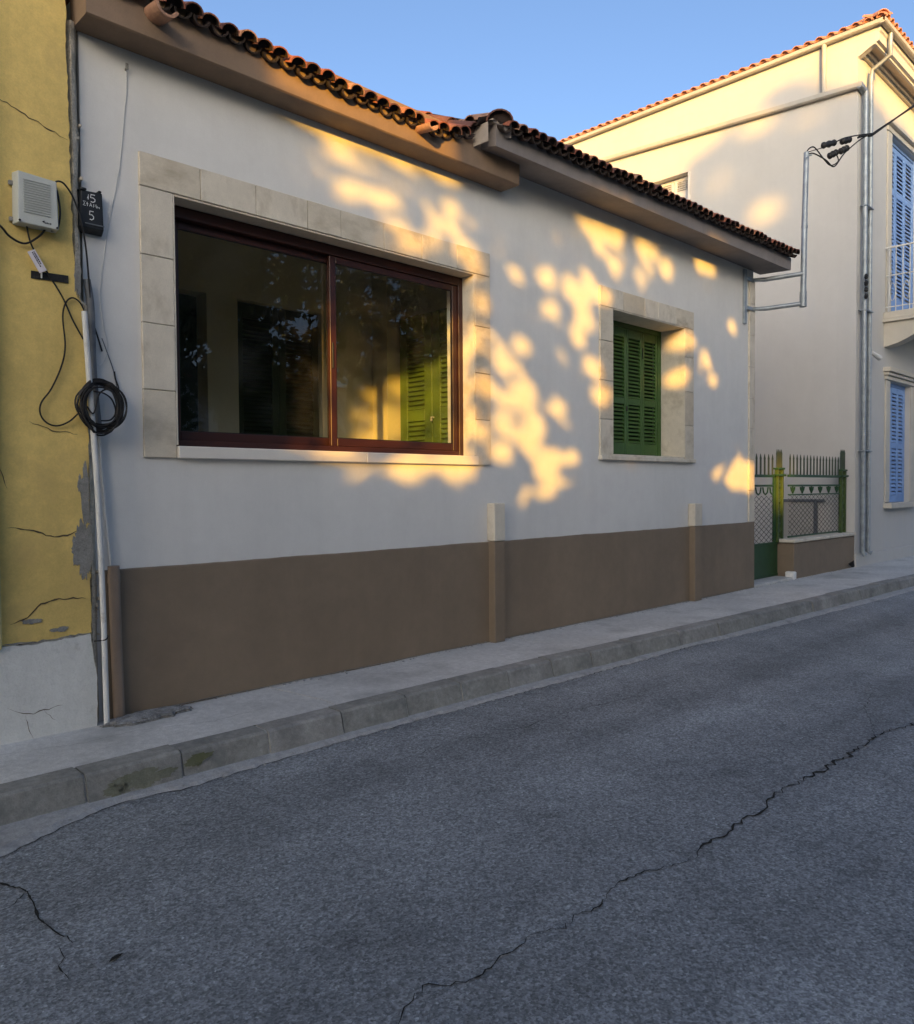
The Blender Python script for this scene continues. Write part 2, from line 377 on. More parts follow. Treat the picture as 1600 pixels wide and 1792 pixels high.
# ================================================================== SETTING
RZ = -0.16
MB().add([(-900, -900, -.32), (900, -900, -.32), (900, 900, -.32), (-900, 900, -.32)], [(0, 1, 2, 3)]).build('ground', grassm, kind='structure')
def kerb_y(x):
    K = [(-40, -.86), (1, -.885), (5.1, -.90), (7, -.99), (11.2, -1.12), (13.6, -1.19), (20, -1.32), (60, -1.6)]
    for (a, b), (c, d) in zip(K, K[1:]):
        if a <= x <= c: return b+(d-b)*(x-a)/(c-a)
    return -.9
# road: a gently uneven sheet
mb = MB(); xs = [-40, -25, -15, -8]+[-4+.25*i for i in range(0, 81)]+[18, 22, 30, 45, 60]
NY = 26
ys = lambda x: [kerb_y(x)+.04-(kerb_y(x)+.04+6.9)*j/NY for j in range(NY+1)]
vs = []; fs = []
for i, x in enumerate(xs):
    for y in ys(x):
        vs.append((x, y, RZ+.010*noise.noise((x*.5, y*.9, 3))+.004*noise.noise((x*2.2, y*2.2, 8))))
for i in range(len(xs)-1):
    for j in range(NY): fs.append((i*(NY+1)+j, (i+1)*(NY+1)+j, (i+1)*(NY+1)+j+1, i*(NY+1)+j+1))
road = mb.add(vs, fs).build('road', asph, smooth=True, kind='structure')
def road_z(x, y): return RZ+.010*noise.noise((x*.5, y*.9, 3))+.004*noise.noise((x*2.2, y*2.2, 8))
def road_crack(pts, w, step=.022, amp=.013, halo=True):
    P = jag([(x, y, 0) for x, y in pts], step, amp, (.25, 1, 0))
    P = [Vector((p.x, p.y, road_z(p.x, p.y)+.0045)) for p in P]
    n = len(P)
    ws = [w*max(.22, 1.3*abs(noise.noise((i*.31, w*90, 1)))+.45*random.random())*min(1, .25+i/6, .25+(n-1-i)/6) for i in range(n)]
    MB().ribbon(P, ws, (0, 0, 1)).build('crack', rcrack, road)
road_crack([(1.2, -3.45), (1.47, -3.24), (1.58, -3.19), (1.67, -3.16), (1.71, -3.22), (1.8, -3.26), (1.91, -3.23), (2.01, -3.24), (2.12, -3.22), (2.22, -3.28), (2.33, -3.25), (2.42, -3.29), (2.56, -3.24), (2.71, -3.24), (2.82, -3.28), (3.05, -3.34)], .010)
road_crack([(3.05, -3.34), (3.21, -3.3), (3.56, -3.32), (3.79, -3.31), (3.96, -3.28), (4.39, -3.31), (4.94, -3.33), (5.29, -3.31), (5.79, -3.4), (6.6, -3.5)], .020, .03, .022)
road_crack([(.80, -1.36), (.87, -1.43), (.9, -1.5), (.95, -1.64), (.94, -1.76), (.92, -1.88), (.93, -2.03), (.95, -2.09), (.95, -2.14)], .014, .016, .010)
road_crack([(.91, -2.12), (.9, -2.21), (.87, -2.24), (.87, -2.34)], .007, .016, .008)
road_crack([(.95, -1.64), (.88, -1.72), (.80, -1.75)], .008, .016, .008)
road_crack([(5.29, -3.31), (5.6, -3.2), (5.9, -3.05), (6.4, -2.95)], .006, .03, .012)
road_crack([(2.9, -1.52), (3.4, -1.50), (3.9, -1.62), (4.5, -1.60), (5.2, -1.75)], .006, .03, .014)
# pavement slabs
pav = MB().add([(-40, .4, -.06), (60, .4, -.06), (60, -.55, -.06), (-40, -.55, -.06)], [(0, 1, 2, 3)]).build('pavement', cement, kind='structure')
cuts = [-40, -12, -4.5, -1.6, .55, 3.03, 5.6, 8.05, 10.3, 12.6, 14.9, 17.4, 20, 24, 30, 40, 60]
for a, b in zip(cuts, cuts[1:]):
    mb = MB(); n = max(2, int((b-a)/.14)) if -5 < a < 20 else 6
    vs = []; fs = []
    skew = random.uniform(-.05, .05)
    for i in range(n+1):
        x = a+.006+(b-a-.012)*i/n
        yo = kerb_y(x)+.13
        for j in range(9):
            t = j/8; y = yo+(.36-yo)*t
            vs.append((x-.10*(t-.5)+skew*.3*(t), y, -.002+.006*noise.noise((x*1.4, y*2.5, 4))+.003*noise.noise((x*6, y*6, 9))-.006*(t < .01)))
    for i in range(n):
        for j in range(8): fs.append((i*9+j, i*9+j+1, (i+1)*9+j+1, (i+1)*9+j))
    # skirts at the joints
    o = len(vs); vs += [(p[0], p[1], -.05) for p in vs[:9]]+[(p[0], p[1], -.05) for p in vs[n*9:n*9+9]]
    for j in range(8):
        fs.append((j, j+1, o+j+1, o+j)); fs.append((n*9+j, n*9+j+1, o+9+j+1, o+9+j))
    mb.add(vs, fs).build('slab', pave, pav, smooth=True)
P = jag([(1.97, -.032, .007), (5.3, -.032, .007), (5.31, -.105, .007), (5.46, -.105, .007), (5.47, -.032, .007), (8.92, -.032, .007), (8.93, -.105, .007), (9.11, -.105, .007), (9.12, -.032, .007), (10.7, -.032, .007)], .04, .006)
MB().ribbon(P, [.010+.026*abs(noise.noise((p.x*2.1, 2, 2)))*random.random() for p in P], (0, 0, 1)).build('joint_dirt', cement, pav)
for pts in ([(3.6, -.2), (3.9, -.35), (4.0, -.6), (4.2, -.76)], [(6.6, -.05), (6.75, -.4), (7.0, -.55), (7.1, -.86)], [(9.4, -.1), (9.5, -.5), (9.8, -.7), (9.85, -.95)], [(1.2, -.3), (1.6, -.42), (1.9, -.40), (2.3, -.55), (2.7, -.52)]):
    P = jag([(x, y, .0085) for x, y in pts], .03, .012, (1, .6, 0)); MB().ribbon(P, [.0015+.0035*random.random() for _ in P], (0, 0, 1)).build('crack', cement, pav)
# kerb stones
kb = thing('kerb', 'kerb', 'kerb', (0, -.9, RZ)); del kb['label'], kb['category']; kb['kind'] = 'structure'
kj = [-3.4, -2.55, -1.7, -.9, -.15, .62, 1.43, 1.93, 2.46, 2.99, 3.53, 4.05, 4.56, 5.09, 5.6, 6.2, 6.95, 7.7, 8.45, 9.2, 9.95, 10.7, 11.45, 12.2, 12.95, 13.7, 14.5, 15.3, 16.1, 16.9, 17.7, 18.5, 19.3]
kj = [-40, -30, -22, -15, -9, -5.5]+kj+[22, 26, 32, 40, 50, 60]
for i, (a, b) in enumerate(zip(kj, kj[1:])):
    y0, y1 = kerb_y(a), kerb_y(b); g = .007
    dy = random.uniform(-.006, .006); dz = random.uniform(-.005, .004); tl = random.uniform(-.004, .004)
    prof = [(.125, -.30), (-.055, -.30), (-.055, RZ), (-.020, -.016), (-.004, -.002), (.125, .0)]
    n = 5 if -4 < a < 18 else 2
    vs = []; fs = []
    for k in range(n+1):
        t = k/n; x = a+g+(b-a-2*g)*t; yc = y0+(y1-y0)*t
        for q, (py, pz) in enumerate(prof):
            e = 0 if q in (0, 1, 5) else .005*noise.noise((x*7, q*3.1, i*1.7))
            vs.append((x, yc+py+dy+e, pz+dz+tl*t+(e*.8 if q == 4 else 0)))
    m = len(prof)
    for k in range(n):
        for q in range(m): fs.append((k*m+q, k*m+(q+1) % m, (k+1)*m+(q+1) % m, (k+1)*m+q))
    fs += [tuple(range(m)), tuple(range(n*m, n*m+m))]
    mt = (kerbpale if i % 4 == 2 else kerbm)
    MB().add(vs, fs).build('kerb_stone', mt, kb)
random.seed(8)
for cx, cz, rx, rz, sd in ((1.70, -.085, .17, .042, 2.1), (2.02, -.06, .07, .03, 5.3), (1.58, -.11, .06, .03, 8.8)):
    pts = []
    for k in range(70):
        t = 2*math.pi*k/70; q = 1+.5*noise.noise((math.cos(t)*1.5+sd, math.sin(t)*1.5, sd))+.35*noise.noise((math.cos(t)*8, math.sin(t)*8, sd))
        pts.append((cx+rx*q*math.cos(t), max(-.15, min(-.034, cz+rz*q*math.sin(t)))))
    fy = lambda x, z: kerb_y(x)-.055+.035*(z-RZ)/(-.016-RZ)-.0105
    MB().add([(x, fy(x, z), z) for x, z in pts], [tuple(range(70))]).build('moss', kerbmoss, kb)
# mortar in the kerb joints
mb = MB()
for a in kj[6:-6]:
    y = kerb_y(a); mb.prism([(y-.05, -.2), (y-.045, RZ), (y-.010, -.022), (y+.004, -.012), (y+.12, -.010), (y+.12, -.2)], 0, a-.0068, a+.0068)
mb.build('joint_mortar', gutterm, kb, kind='stuff')
# irregular cement strip at the road edge
E_ = [(-6, -1.25), (.2, -1.33), (.96, -1.25), (1.12, -1.17), (1.32, -1.08), (1.51, -1.015), (1.61, -1.01), (1.89, -1.05), (2.24, -1.03), (2.76, -1.005), (3.4, -1.0), (4.0, -1.03), (4.91, -1.05), (6, -1.07), (7.09, -1.08), (8.5, -1.18), (10, -1.24), (13.19, -1.36), (18, -1.43)]
out = jag([(x, y, 0) for x, y in E_], .035, .012)
vs = []; fs = []
for p in out:
    yi = kerb_y(p.x)-.035; h = road_z(p.x, p.y)
    vs += [(p.x, yi, RZ+.026), (p.x, min(yi-.004, p.y+(yi-p.y)*.25), h+.015+.005*noise.noise((p.x*9, 0, 0))), (p.x, min(yi-.01, p.y), h-.004)]
for i in range(len(out)-1):
    for q in (0, 1): fs.append((i*3+q, i*3+q+1, (i+1)*3+q+1, (i+1)*3+q))
MB().add(vs, fs).build('gutter_strip', gutterm, kind='structure')
# thin dark crack between gutter cement and asphalt
mb = MB(); seg = [p for p in out if .3 < p.x < 7.5]
mb.ribbon([Vector((p.x, p.y-.004, road_z(p.x, p.y)+.0045)) for p in seg], [.004+.009*abs(noise.noise((p.x*3, 5, 5))) for p in seg], (0, 0, 1)).build('crack', rcrack, road)
# opposite side of the street
MB().box(-40, 60, -8.4, -6.9, -.3, 0).build('opposite_pavement', pave, kind='structure')
for i in range(40):
    MB().box(-12+.9*i, -12+.9*i+.885, -6.898, -6.77, -.3, .012, .012).build('kerb_stone', kerbm, kb)
MB().add([(-60, -8.4, -.02), (60, -8.4, -.02), (60, -40, -.02), (-60, -40, -.02)], [(0, 1, 2, 3)]).build('park_ground', grassm, kind='structure')

# ================================================================== BEIGE HOUSE
HX0, HX1 = 1.80, 10.69
house = thing('beige_house', 'single storey grey white house with brown plinth and tiled roof', 'house', (6.2, 0, 0))
W1 = (2.36, 5.158, 1.69, 3.315); W2 = (7.30, 8.82, 1.765, 3.335)
wall_mesh(MB(), HX0, HX1, -.2, 4.36, 0, .34, [W1, W2]).build('wall', plaster, house)
mb = MB(); mb.box(HX1-.34, HX1, .34, 6.5, -.2, 4.36); mb.box(HX0, HX0+.1, .34, 6.5, -.2, 4.36); mb.box(HX0, HX1, 6.5, 6.8, -.2, 4.36)
mb.build('rear_wall', plaster, house)
# plinth with a slightly wavering painted edge
top = [(HX1+.014, -.018, .915)]; n = 150
vs = []; fs = []
for i in range(n+1):
    x = 1.86+(HX1+.014-1.86)*i/n
    zt = .915+.006*noise.noise((x*1.7, 0, 2))+.003*noise.noise((x*9, 0, 2))
    vs += [(x, -.02, -.2), (x, -.02, zt-.006), (x, -.013, zt), (x, .0, zt)]
for i in range(n):
    for q in range(3): fs.append((i*4+q, i*4+q+1, (i+1)*4+q+1, (i+1)*4+q))
fs.append((n*4, n*4+1, n*4+2, n*4+3))
mb = MB().add(vs, fs); mb.box(HX1+.0005, HX1+.014, .0, 6.5, -.2, .915)
mb.build('plinth', brown, house)
# pilasters
for (x0, x1) in ((5.315, 5.455), (8.93, 9.105)):
    p = MB().box(x0, x1, -.095, -.012, -.1, .918, .008).build('pilaster', brown, house)
    MB().box(x0-.004, x1+.004, -.099, -.002, .921, 1.268 if x0 < 6 else 1.20, .008).build('pilaster_cap', stone2, p)
# stone surrounds
def tiles(parent, cells, y0=-.022, y1=-.001):
    for k, (a, b, c, d) in enumerate(cells):
        mt = (stone, stone2, stone, stone3, stone2)[random.randrange(5)]
        dy = random.uniform(-.0025, .0025)
        o = MB().box(a+.0025, b-.0025, y0+dy, y1, c+.0025, d-.0025, .003).build('stone_tile', mt, parent)
sur = MB().box(2.146, 5.355, -.010, -.0005, 3.319, 3.528).box(2.146, 2.358, -.010, -.0005, 1.615, 3.319).box(5.16, 5.355, -.010, -.0005, 1.615, 3.319).build('window_surround', grout, house)
lj = [2.143, 2.552, 2.965, 3.391, 3.693, 4.117, 4.522, 4.937, 5.358]
cells = [(a, b, 3.317, 3.53) for a, b in zip(lj, lj[1:])]
zj = [1.612, 2.045, 2.465, 2.892, 3.317]; cells += [(2.143, 2.36, a, b) for a, b in zip(zj, zj[1:])]
zj = [1.612, 2.02, 2.438, 2.855, 3.317]; cells += [(5.158, 5.358, a, b) for a, b in zip(zj, zj[1:])]
tiles(sur, cells)
# reveal lining of the large window
MB().box(5.146, 5.1578, -.018, .13, 1.70, 3.312, .002).build('jamb_lining', stone2, sur)
MB().box(2.3602, 2.372, -.018, .13, 1.70, 3.312, .002).build('jamb_lining', stone2, sur)
MB().box(2.373, 5.145, -.018, .13, 3.302, 3.3148, .002).build('lintel_lining', stone3, sur)
for a, b in ((2.364, 3.898), (3.902, 5.17)):
    MB().box(a, b, -.045, .125, 1.612, 1.692, .005).build('sill', marble, sur)
# large sliding window
fy0, fy1 = .125, .235
mb = MB()
mb.box(2.37, 2.425, fy0, fy1, 1.692, 3.30, .003); mb.box(5.095, 5.148, fy0, fy1, 1.692, 3.30, .003)
mb.box(2.425, 5.095, fy0, fy1, 3.225, 3.30, .003); mb.box(2.425, 5.095, fy0, fy1, 1.692, 1.742, .003)
win1 = mb.build('sliding_window', alu, house)
def sash(x0, x1, y, z0=1.744, z1=3.222, st=.058, bot=.062, topr=.05):
    mb = MB()
    mb.box(x0, x0+st, y, y+.034, z0, z1, .003); mb.box(x1-st, x1, y, y+.034, z0, z1, .003)
    mb.box(x0+st, x1-st, y, y+.034, z0, z0+bot, .003); mb.box(x0+st, x1-st, y, y+.034, z1-topr, z1, .003)
    mb.build('sash', alu, win1)
    g = MB(); a, b, c, d = x0+st-.004, x1-st+.004, z0+bot-.004, z1-topr+.004; yy = y+.017
    g.add([(a, yy, c), (b, yy, c), (b, yy, d), (a, yy, d)], [(0, 1, 2, 3)]); g.build('pane', glass, win1)
    rb = MB()
    for (p, q, r_, s_) in ((a, b, c, c+.010), (a, b, d-.010, d), (a, a+.010, c+.010, d-.010), (b-.010, b, c+.010, d-.010)):
        rb.box(p, q, y+.008, y+.014, r_, s_)
    rb.build('glazing_bead', rubber, win1)
sash(2.428, 3.775, .185); sash(3.70, 5.092, .142)
MB().box(3.712, 3.726, .130, .1415, 2.35, 2.55, .003).build('handle', rubber, win1)
# small window with louvred shutters
sur2 = MB().box(7.065, 9.03, -.010, -.0005, 3.338, 3.545).box(7.065, 7.298, -.010, -.0005, 1.70, 3.338).box(8.822, 9.03, -.010, -.0005, 1.70, 3.338).build('window_surround', grout, house)
cells = [(a, b, 3.336, 3.548) for a, b in zip([7.062, 7.50, 7.93, 8.207, 8.62, 9.033], [7.50, 7.93, 8.207, 8.62, 9.033])]
zj = [1.70, 2.135, 2.55, 2.973, 3.336]; cells += [(7.062, 7.30, a, b) for a, b in zip(zj, zj[1:])]
zj = [1.70, 2.151, 2.566, 2.983, 3.336]; cells += [(8.82, 9.033, a, b) for a, b in zip(zj, zj[1:])]
tiles(sur2, cells)
MB().box(8.812, 8.8198, -.018, .30, 1.77, 3.332, .002).build('jamb_lining', stone2, sur2)
MB().box(7.3002, 7.308, -.018, .30, 1.77, 3.332, .002).build('jamb_lining', stone2, sur2)
MB().box(7.309, 8.811, -.018, .30, 3.325, 3.3348, .002).build('lintel_lining', stone2, sur2)
MB().box(7.05, 9.04, -.05, -.0005, 1.70, 1.745, .005).box(7.302, 8.818, -.0005, .30, 1.70, 1.768, .003).build('sill', stone2, sur2)

def shutter_leaf(parent, mtx, wd, h, mat, name='shutter_leaf', panels=((.09, .40), (.45, .93)), st=.045, pitch=.042, th=.032):
    """leaf in local x (0..wd), z (0..h), front towards -y"""
    mb = MB(mtx)
    mb.box(0.001, st, 0, th, 0, h, .003); mb.box(wd-st, wd-.001, 0, th, 0, h, .003)
    zs = [0]+[q for p in panels for q in p]+[1]
    for a, b in zip(zs[0::2], zs[1::2]): mb.box(st, wd-st, .001, th-.001, a*h, b*h, .003)
    o = mb.build(name, mat, parent)
    sl_ = MB(mtx)
    for a, b in panels:
        n = int((b-a)*h/pitch)
        for i in range(n):
            z = a*h+(i+.5)*(b-a)*h/n; s_ = (b-a)*h/n
            sl_.add([(st-.003, .002, z-s_*.30), (wd-st+.003, .002, z-s_*.30), (wd-st+.003, .007, z-s_*.43), (st-.003, .007, z-s_*.43),
                     (st-.003, th-.006, z+s_*.30), (wd-st+.003, th-.006, z+s_*.30), (wd-st+.003, th-.001, z+s_*.17), (st-.003, th-.001, z+s_*.17)],
                    [(0, 1, 5, 4), (3, 7, 6, 2), (0, 3, 2, 1), (4, 5, 6, 7), (0, 4, 7, 3), (1, 2, 6, 5)])
    lo = link('louvre_slats', sl_.mesh('louvre_slats', mat), o, 'stuff')
    return o
win2 = MB().box(8.745, 8.815, .305, .345, 1.77, 3.33, .003).box(7.305, 7.375, .305, .345, 1.77, 3.33, .003).box(7.375, 8.745, .305, .345, 3.27, 3.33, .003).box(7.375, 8.745, .305, .345, 1.77, 1.79, .003).build('shutter_frame', green, house)
for i in range(4):
    a = 7.378+.3415*i
    shutter_leaf(win2, Matrix.Translation((a, .312, 1.793)), .3395, 1.474, green)
MB().box(8.046, 8.066, .298, .311, 2.30, 2.36, .003).build('latch', rubber, win2)
MB().box(8.396, 8.406, .300, .311, 2.95, 3.08, .002).build('bolt', rubber, win2)
# solid dark backing, coloured for the shade of the small window room
room2 = MB(); room2.box(7.0, 9.1, .60, .62, 1.5, 3.6); room2.build('dark_backing', dkgreen, house)
# corner quoins at the far end
qz = [.918, 1.35, 1.781, 2.204, 2.613, 3.043, 3.472, 3.90, 4.25]
quo = MB().box(10.545, 10.692, -.012, -.0005, .918, 4.25).build('corner_trim', grout, house)
for a, b in zip(qz, qz[1:]):
    MB().box(10.54, 10.70, -.024, -.001, a+.0025, b-.0025, .003).build('stone_tile', stone2, quo)
# ---- left eave: boxed cornice
mb = MB(); n = 40
prof = lambda x: [(.02, 4.132), (-.215, 4.132), (-.225, 4.140), (-.23, 4.40), (.02, 4.40)]
vs = []; fs = []
for i in range(n+1):
    x = 1.765+(5.53-1.765)*i/n; wv = .004*noise.noise((x*1.1, 3, 3)); 
    if x > 5.02: pass
    vs += [(x, y+wv, z+wv) for y, z in prof(x)]
for i in range(n):
    for q in range(5): fs.append((i*5+q, i*5+(q+1) % 5, (i+1)*5+(q+1) % 5, (i+1)*5+q))
fs += [(0, 1, 2, 3, 4), tuple(n*5+k for k in range(5))]
cornice = MB().add(vs, fs).build('cornice', browntrim, house, label='brown boxed cornice under the left roof')
# ---- right eave: boxed soffit and fascia
vs = []; fs = []; n = 24; X0, X1 = 5.03, 10.96
for i in range(n+1):
    x = X0+(X1-X0)*i/n; s_ = 4.285+.010*(x-5.03); f_ = 4.475+.006*(x-5.03)
    vs += [(x, .03, 4.345+.004*(x-5.03)), (x, -.385, s_+.004), (x, -.40, s_), (x, -.405, f_), (x, .03, f_+.06)]
for i in range(n):
    for q in range(5): fs.append((i*5+q, i*5+(q+1) % 5, (i+1)*5+(q+1) % 5, (i+1)*5+q))
fs += [(0, 1, 2, 3, 4), tuple(n*5+k for k in range(5))]
eave2 = MB().add(vs, fs).build('eave_box', greytrim, house)
MB().prism([(-.40, 4.47), (.10, 4.50), (.10, 4.56), (-.40, 4.50)], 0, 4.99, 5.12).build('verge_mortar', mortar, eave2)

# ---- roofs with barrel tiles
def tile_mesh(name, r0, r1, ln, mat, cup=False, th=.014, n=7):
    """half-round tile, low end at origin, running +y; r0 radius at the low end"""
    vs = []; fs = []
    for j, (rr, y) in enumerate(((r0, 0), (r1, ln))):
        for k in range(n+1):
            t = math.pi*k/n
            for q in (rr, rr-th):
                z = q*math.sin(t)*.84; vs.append((q*math.cos(t), y, -z if cup else z))
    m = 2*(n+1)
    for k in range(n):
        a = 2*k
        fs += [(a, a+2, m+a+2, m+a), (a+1, m+a+1, m+a+3, a+3), (a, a+1, a+3, a+2), (m+a, m+a+2, m+a+3, m+a+1)]
    fs += [(0, m, m+1, 1), (2*n, 2*n+1, m+2*n+1, m+2*n)]
    if cup: return MB().add(vs, fs).mesh(name, mat, True)
    fr_ = [4*k+1 for k in range(n)]        # inner faces coloured near-black, the hollow's shade put into the tile
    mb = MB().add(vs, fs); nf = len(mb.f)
    mb.add([((r0-th*.5)*math.cos(math.pi*k/n), .045, (r0-th*.5)*math.sin(math.pi*k/n)*.84) for k in range(n+1)], [tuple(range(n+1))])  # dark plug coloured for the shade in the tile mouth
    me = mb.mesh(name, [mat, sooty_shade if mat is not h2tile else h2tile], True); me.polygons[nf].material_index = 1
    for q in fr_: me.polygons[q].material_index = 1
    return me
SL = R(25); PIT = .126
covers = [tile_mesh('cover_tile', .066, .055, .42, m, th=.010) for m in tile_m]
pans = [tile_mesh('pan_tile', .058, .066, .42, m, True, th=.011) for m in (underlay_shade, sooty_shade, underlay_shade, underlay_shade)]  # near-black pans: old soot and the eave's shade in one colour
def roof(name, x0, x1, ye, zf, skip=None, lim=2, hip=None, depth=4.6, jit=.012):
    """zf(x) = height of pan lip at the eave line; rows climb along +y"""
    vs = []; n = 20; fs = []
    for i in range(n+1):
        x = x0+(x1-x0)*i/n; z = zf(x)
        vs += [(x, ye+.17, z+.02+.17*math.tan(SL)), (x, ye+depth, z-.02+depth*math.tan(SL)), (x, ye+depth, z-.07+depth*math.tan(SL)), (x, ye+.17, z-.06+.17*math.tan(SL))]
    for i in range(n):
        for q in range(4): fs.append((i*4+q, i*4+(q+1) % 4, (i+1)*4+(q+1) % 4, (i+1)*4+q))
    fs += [(0, 1, 2, 3), (n*4, n*4+1, n*4+2, n*4+3)]
    rf = MB().add(vs, fs).build(name, underlay_shade, house)
    nc = int((x1-x0)/PIT); rest = MB()
    for row in range(12):
        for i in range(nc):
            for kind in (0, 1):
                x = x0+PIT*(i+.5*kind+.25)
                if hip is not None and x < hip+row*.33*math.cos(SL)+.04: continue
                k = random.choices(range(4), (4, 3, 4, 1))[0]
                s_ = row*.33; jt = random.uniform(-jit, jit) if row == 0 else random.uniform(-.012, .012)
                me = covers[k] if kind else pans[k]
                y = ye+(s_+jt+(.0 if kind else .015))*math.cos(SL)
                if row == 0 and random.random() < .12: jt += random.uniform(-.03, .05)
                z = zf(x)+(s_+jt)*math.sin(SL)+(.046 if kind else .040)+.002*row+random.uniform(-.007, .010)
                mx = Matrix.Translation((x+random.uniform(-.006, .006), y, z)) @ Matrix.Rotation(random.uniform(-.05, .05), 4, 'Z') @ Matrix.Rotation(SL-.035+random.uniform(-.03, .04), 4, 'X') @ Matrix.Rotation(random.uniform(-.10, .10), 4, 'Y')
                if row < lim:
                    o = bpy.data.objects.new('cover_tile' if kind else 'pan_tile', me); col.objects.link(o)
                    o.parent = rf; o.matrix_basis = mx
                elif kind:
                    o_ = len(rest.v)
                    rest.v += [tuple(mx @ v.co) for v in me.vertices]
                    rest.f += [tuple(q+o_ for q in p.vertices) for p in me.polygons]
    rest.build('upper_tiles', tile_m[0], rf, True, 'stuff')
    return rf
def zl(x):                                   # old left roof sags, then lifts to the verge
    K = [(1.6, 4.27), (2.2, 4.265), (3.2, 4.215), (4.0, 4.19), (4.5, 4.195), (4.72, 4.23), (5.0, 4.37), (5.3, 4.4)]
    for (a, b), (c, d) in zip(K, K[1:]):
        if a <= x <= c: return b+(d-b)*(x-a)/(c-a)
    return 4.27
roof('left_roof', 1.78, 4.98, -.30, lambda x: zl(x)+.045, jit=.02)
zr = lambda x: 4.395+.017*(x-5.03)
rr = roof('right_roof', 5.06, 11.0, -.50, zr, hip=5.02)
# hip: half-round caps run up the diagonal, short left slope with its own tiles
hd = Vector((math.cos(SL), math.cos(SL), math.sin(SL))).normalized()
cap = tile_mesh('hip_cap', .118, .10, .45, tile_m[2], n=9)
hq = hd.to_track_quat('Y', 'Z').to_matrix().to_4x4()
for k in range(7):
    o = bpy.data.objects.new('hip_cap', cap); col.objects.link(o); o.parent = rr
    o.matrix_basis = Matrix.Translation(Vector((5.035, -.44, 4.475))+hd*(.37*k)) @ hq
mbm = MB(); P_ = [(-.10, -.12), (.10, -.12), (.105, .0), (.07, .07), (0, .095), (-.07, .07), (-.105, .0)]
mbm.add([tuple(Vector((5.035, -.44, 4.475))+hq.to_3x3() @ Vector((u, t, v))) for t in (.06, 2.6) for u, v in P_], [tuple(range(7)), tuple(range(7, 14))]+[(i, (i+1) % 7, 7+(i+1) % 7, 7+i) for i in range(7)])
mbm.build('cap_mortar', greytrim, rr)
rl = MB().add([(4.93, -.42, 4.46), (4.93, 3.0, 4.46), (6.5, 3.0, 4.46+1.57*math.tan(SL)), (5.03, -.42, 4.50)], [(0, 1, 2, 3)]).build('left_hip_slope', underlay_shade, house)
for row in range(3):
    for i in range(18):
        for kind in (0, 1):
            y = -.30+PIT*(i+.5*kind)+row*.31*1.0
            if y < -.34+row*.31: continue
            k = random.choices(range(4), (4, 3, 4, 1))[0]; o = bpy.data.objects.new('cover_tile' if kind else 'pan_tile', covers[k] if kind else pans[k]); col.objects.link(o); o.parent = rl
            o.matrix_basis = Matrix.Translation((4.885+row*.31*math.cos(SL)-(0 if kind else .02), y, 4.485+row*.31*math.sin(SL)+random.uniform(-.004, .006))) @ Matrix.Rotation(R(-90), 4, 'Z') @ Matrix.Rotation(SL-.03, 4, 'X')
MB().add([(4.935, -.40, 4.30), (4.935, 3.0, 4.30), (4.935, 3.0, 4.46), (4.935, -.40, 4.46)], [(0, 1, 2, 3)]).build('step_flashing', mortar, rl)
# rear slopes so the house is closed
mb = MB(); zt = 4.25+4.6*math.tan(SL)
mb.add([(1.78, 4.2, zt-.06), (11.0, 4.2, zt+.08), (11.0, 7.2, zt-1.1), (1.78, 7.2, zt-1.2)], [(0, 1, 2, 3)])
mb.add([(HX1-.02, .0, 4.36), (HX1-.02, 6.8, 4.36), (HX1-.02, 4.2, zt)], [(0, 1, 2)]); mb.add([(HX0+.02, .0, 4.36), (HX0+.02, 6.8, 4.36), (HX0+.02, 4.2, zt-.1)], [(0, 1, 2)])
mb.build('rear_roof', tile_m[0], house)
# tile spouts through the cornice
spm = tile_mesh('spout', .062, .060, .36, tile_m[3], True, .016, 9)
for k, (x, z, ry) in enumerate(((2.17, 4.262, .18), (4.315, 4.245, -.08))):
    o = bpy.data.objects.new('spout', spm); col.objects.link(o); o.parent = cornice
    o.matrix_basis = Matrix.Translation((x, -.40, z)) @ Matrix.Rotation(R(7), 4, 'X') @ Matrix.Rotation(ry, 4, 'Y') @ Matrix.Diagonal((1.15 if k == 0 else .85, 1, 1.1 if k == 0 else .9, 1))
# ---- room behind the large window
inn = MB()
inn.box(1.95, 5.78, .36, 2.1, .2, .3)
inn.build('room_floor', intfloor, house)
MB().box(1.92, 6.0, .345, 2.3, 3.95, 4.0).build('room_ceiling', intwall, house)
mb = MB(); D1 = (3.02, 3.63, .3, 3.25); D2 = (3.95, 4.93, .3, 3.25)
wall_mesh(mb, 1.92, 5.95, .3, 3.95, 2.0, 2.2, [D1, D2]); mb.box(1.92, 2.0, .345, 2.0, .3, 3.95)
mb.box(5.60, 5.80, 1.74, 1.999, .3, 3.95)
mb.box(5.80, 5.9, .345, 1.999, .3, 3.95)
mb.build('room_wall', intwall, house)
MB().box(2.9, 5.1, 2.26, 2.28, .2, 3.4).build('door_leaf_backing', dkgreen, house)
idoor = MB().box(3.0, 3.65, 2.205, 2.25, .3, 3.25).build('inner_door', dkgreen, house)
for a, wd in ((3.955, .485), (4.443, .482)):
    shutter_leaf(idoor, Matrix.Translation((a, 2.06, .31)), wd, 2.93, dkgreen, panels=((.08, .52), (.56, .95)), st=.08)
ish = MB().box(5.775, 5.80, .62, 1.70, 1.2, 3.27).build('inner_shutter', litgreen, house)
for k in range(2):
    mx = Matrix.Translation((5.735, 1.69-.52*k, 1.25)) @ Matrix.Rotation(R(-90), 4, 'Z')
    shutter_leaf(ish, mx, .515, 2.0, litgreen, panels=((.10, .44), (.50, .88)), st=.12, pitch=.05)
MB().tube([(5.725, 1.14, 2.15), (5.69, 1.14, 2.15), (5.69, 1.14, 2.11)], .012, 6).build('knob', whitemet, ish)

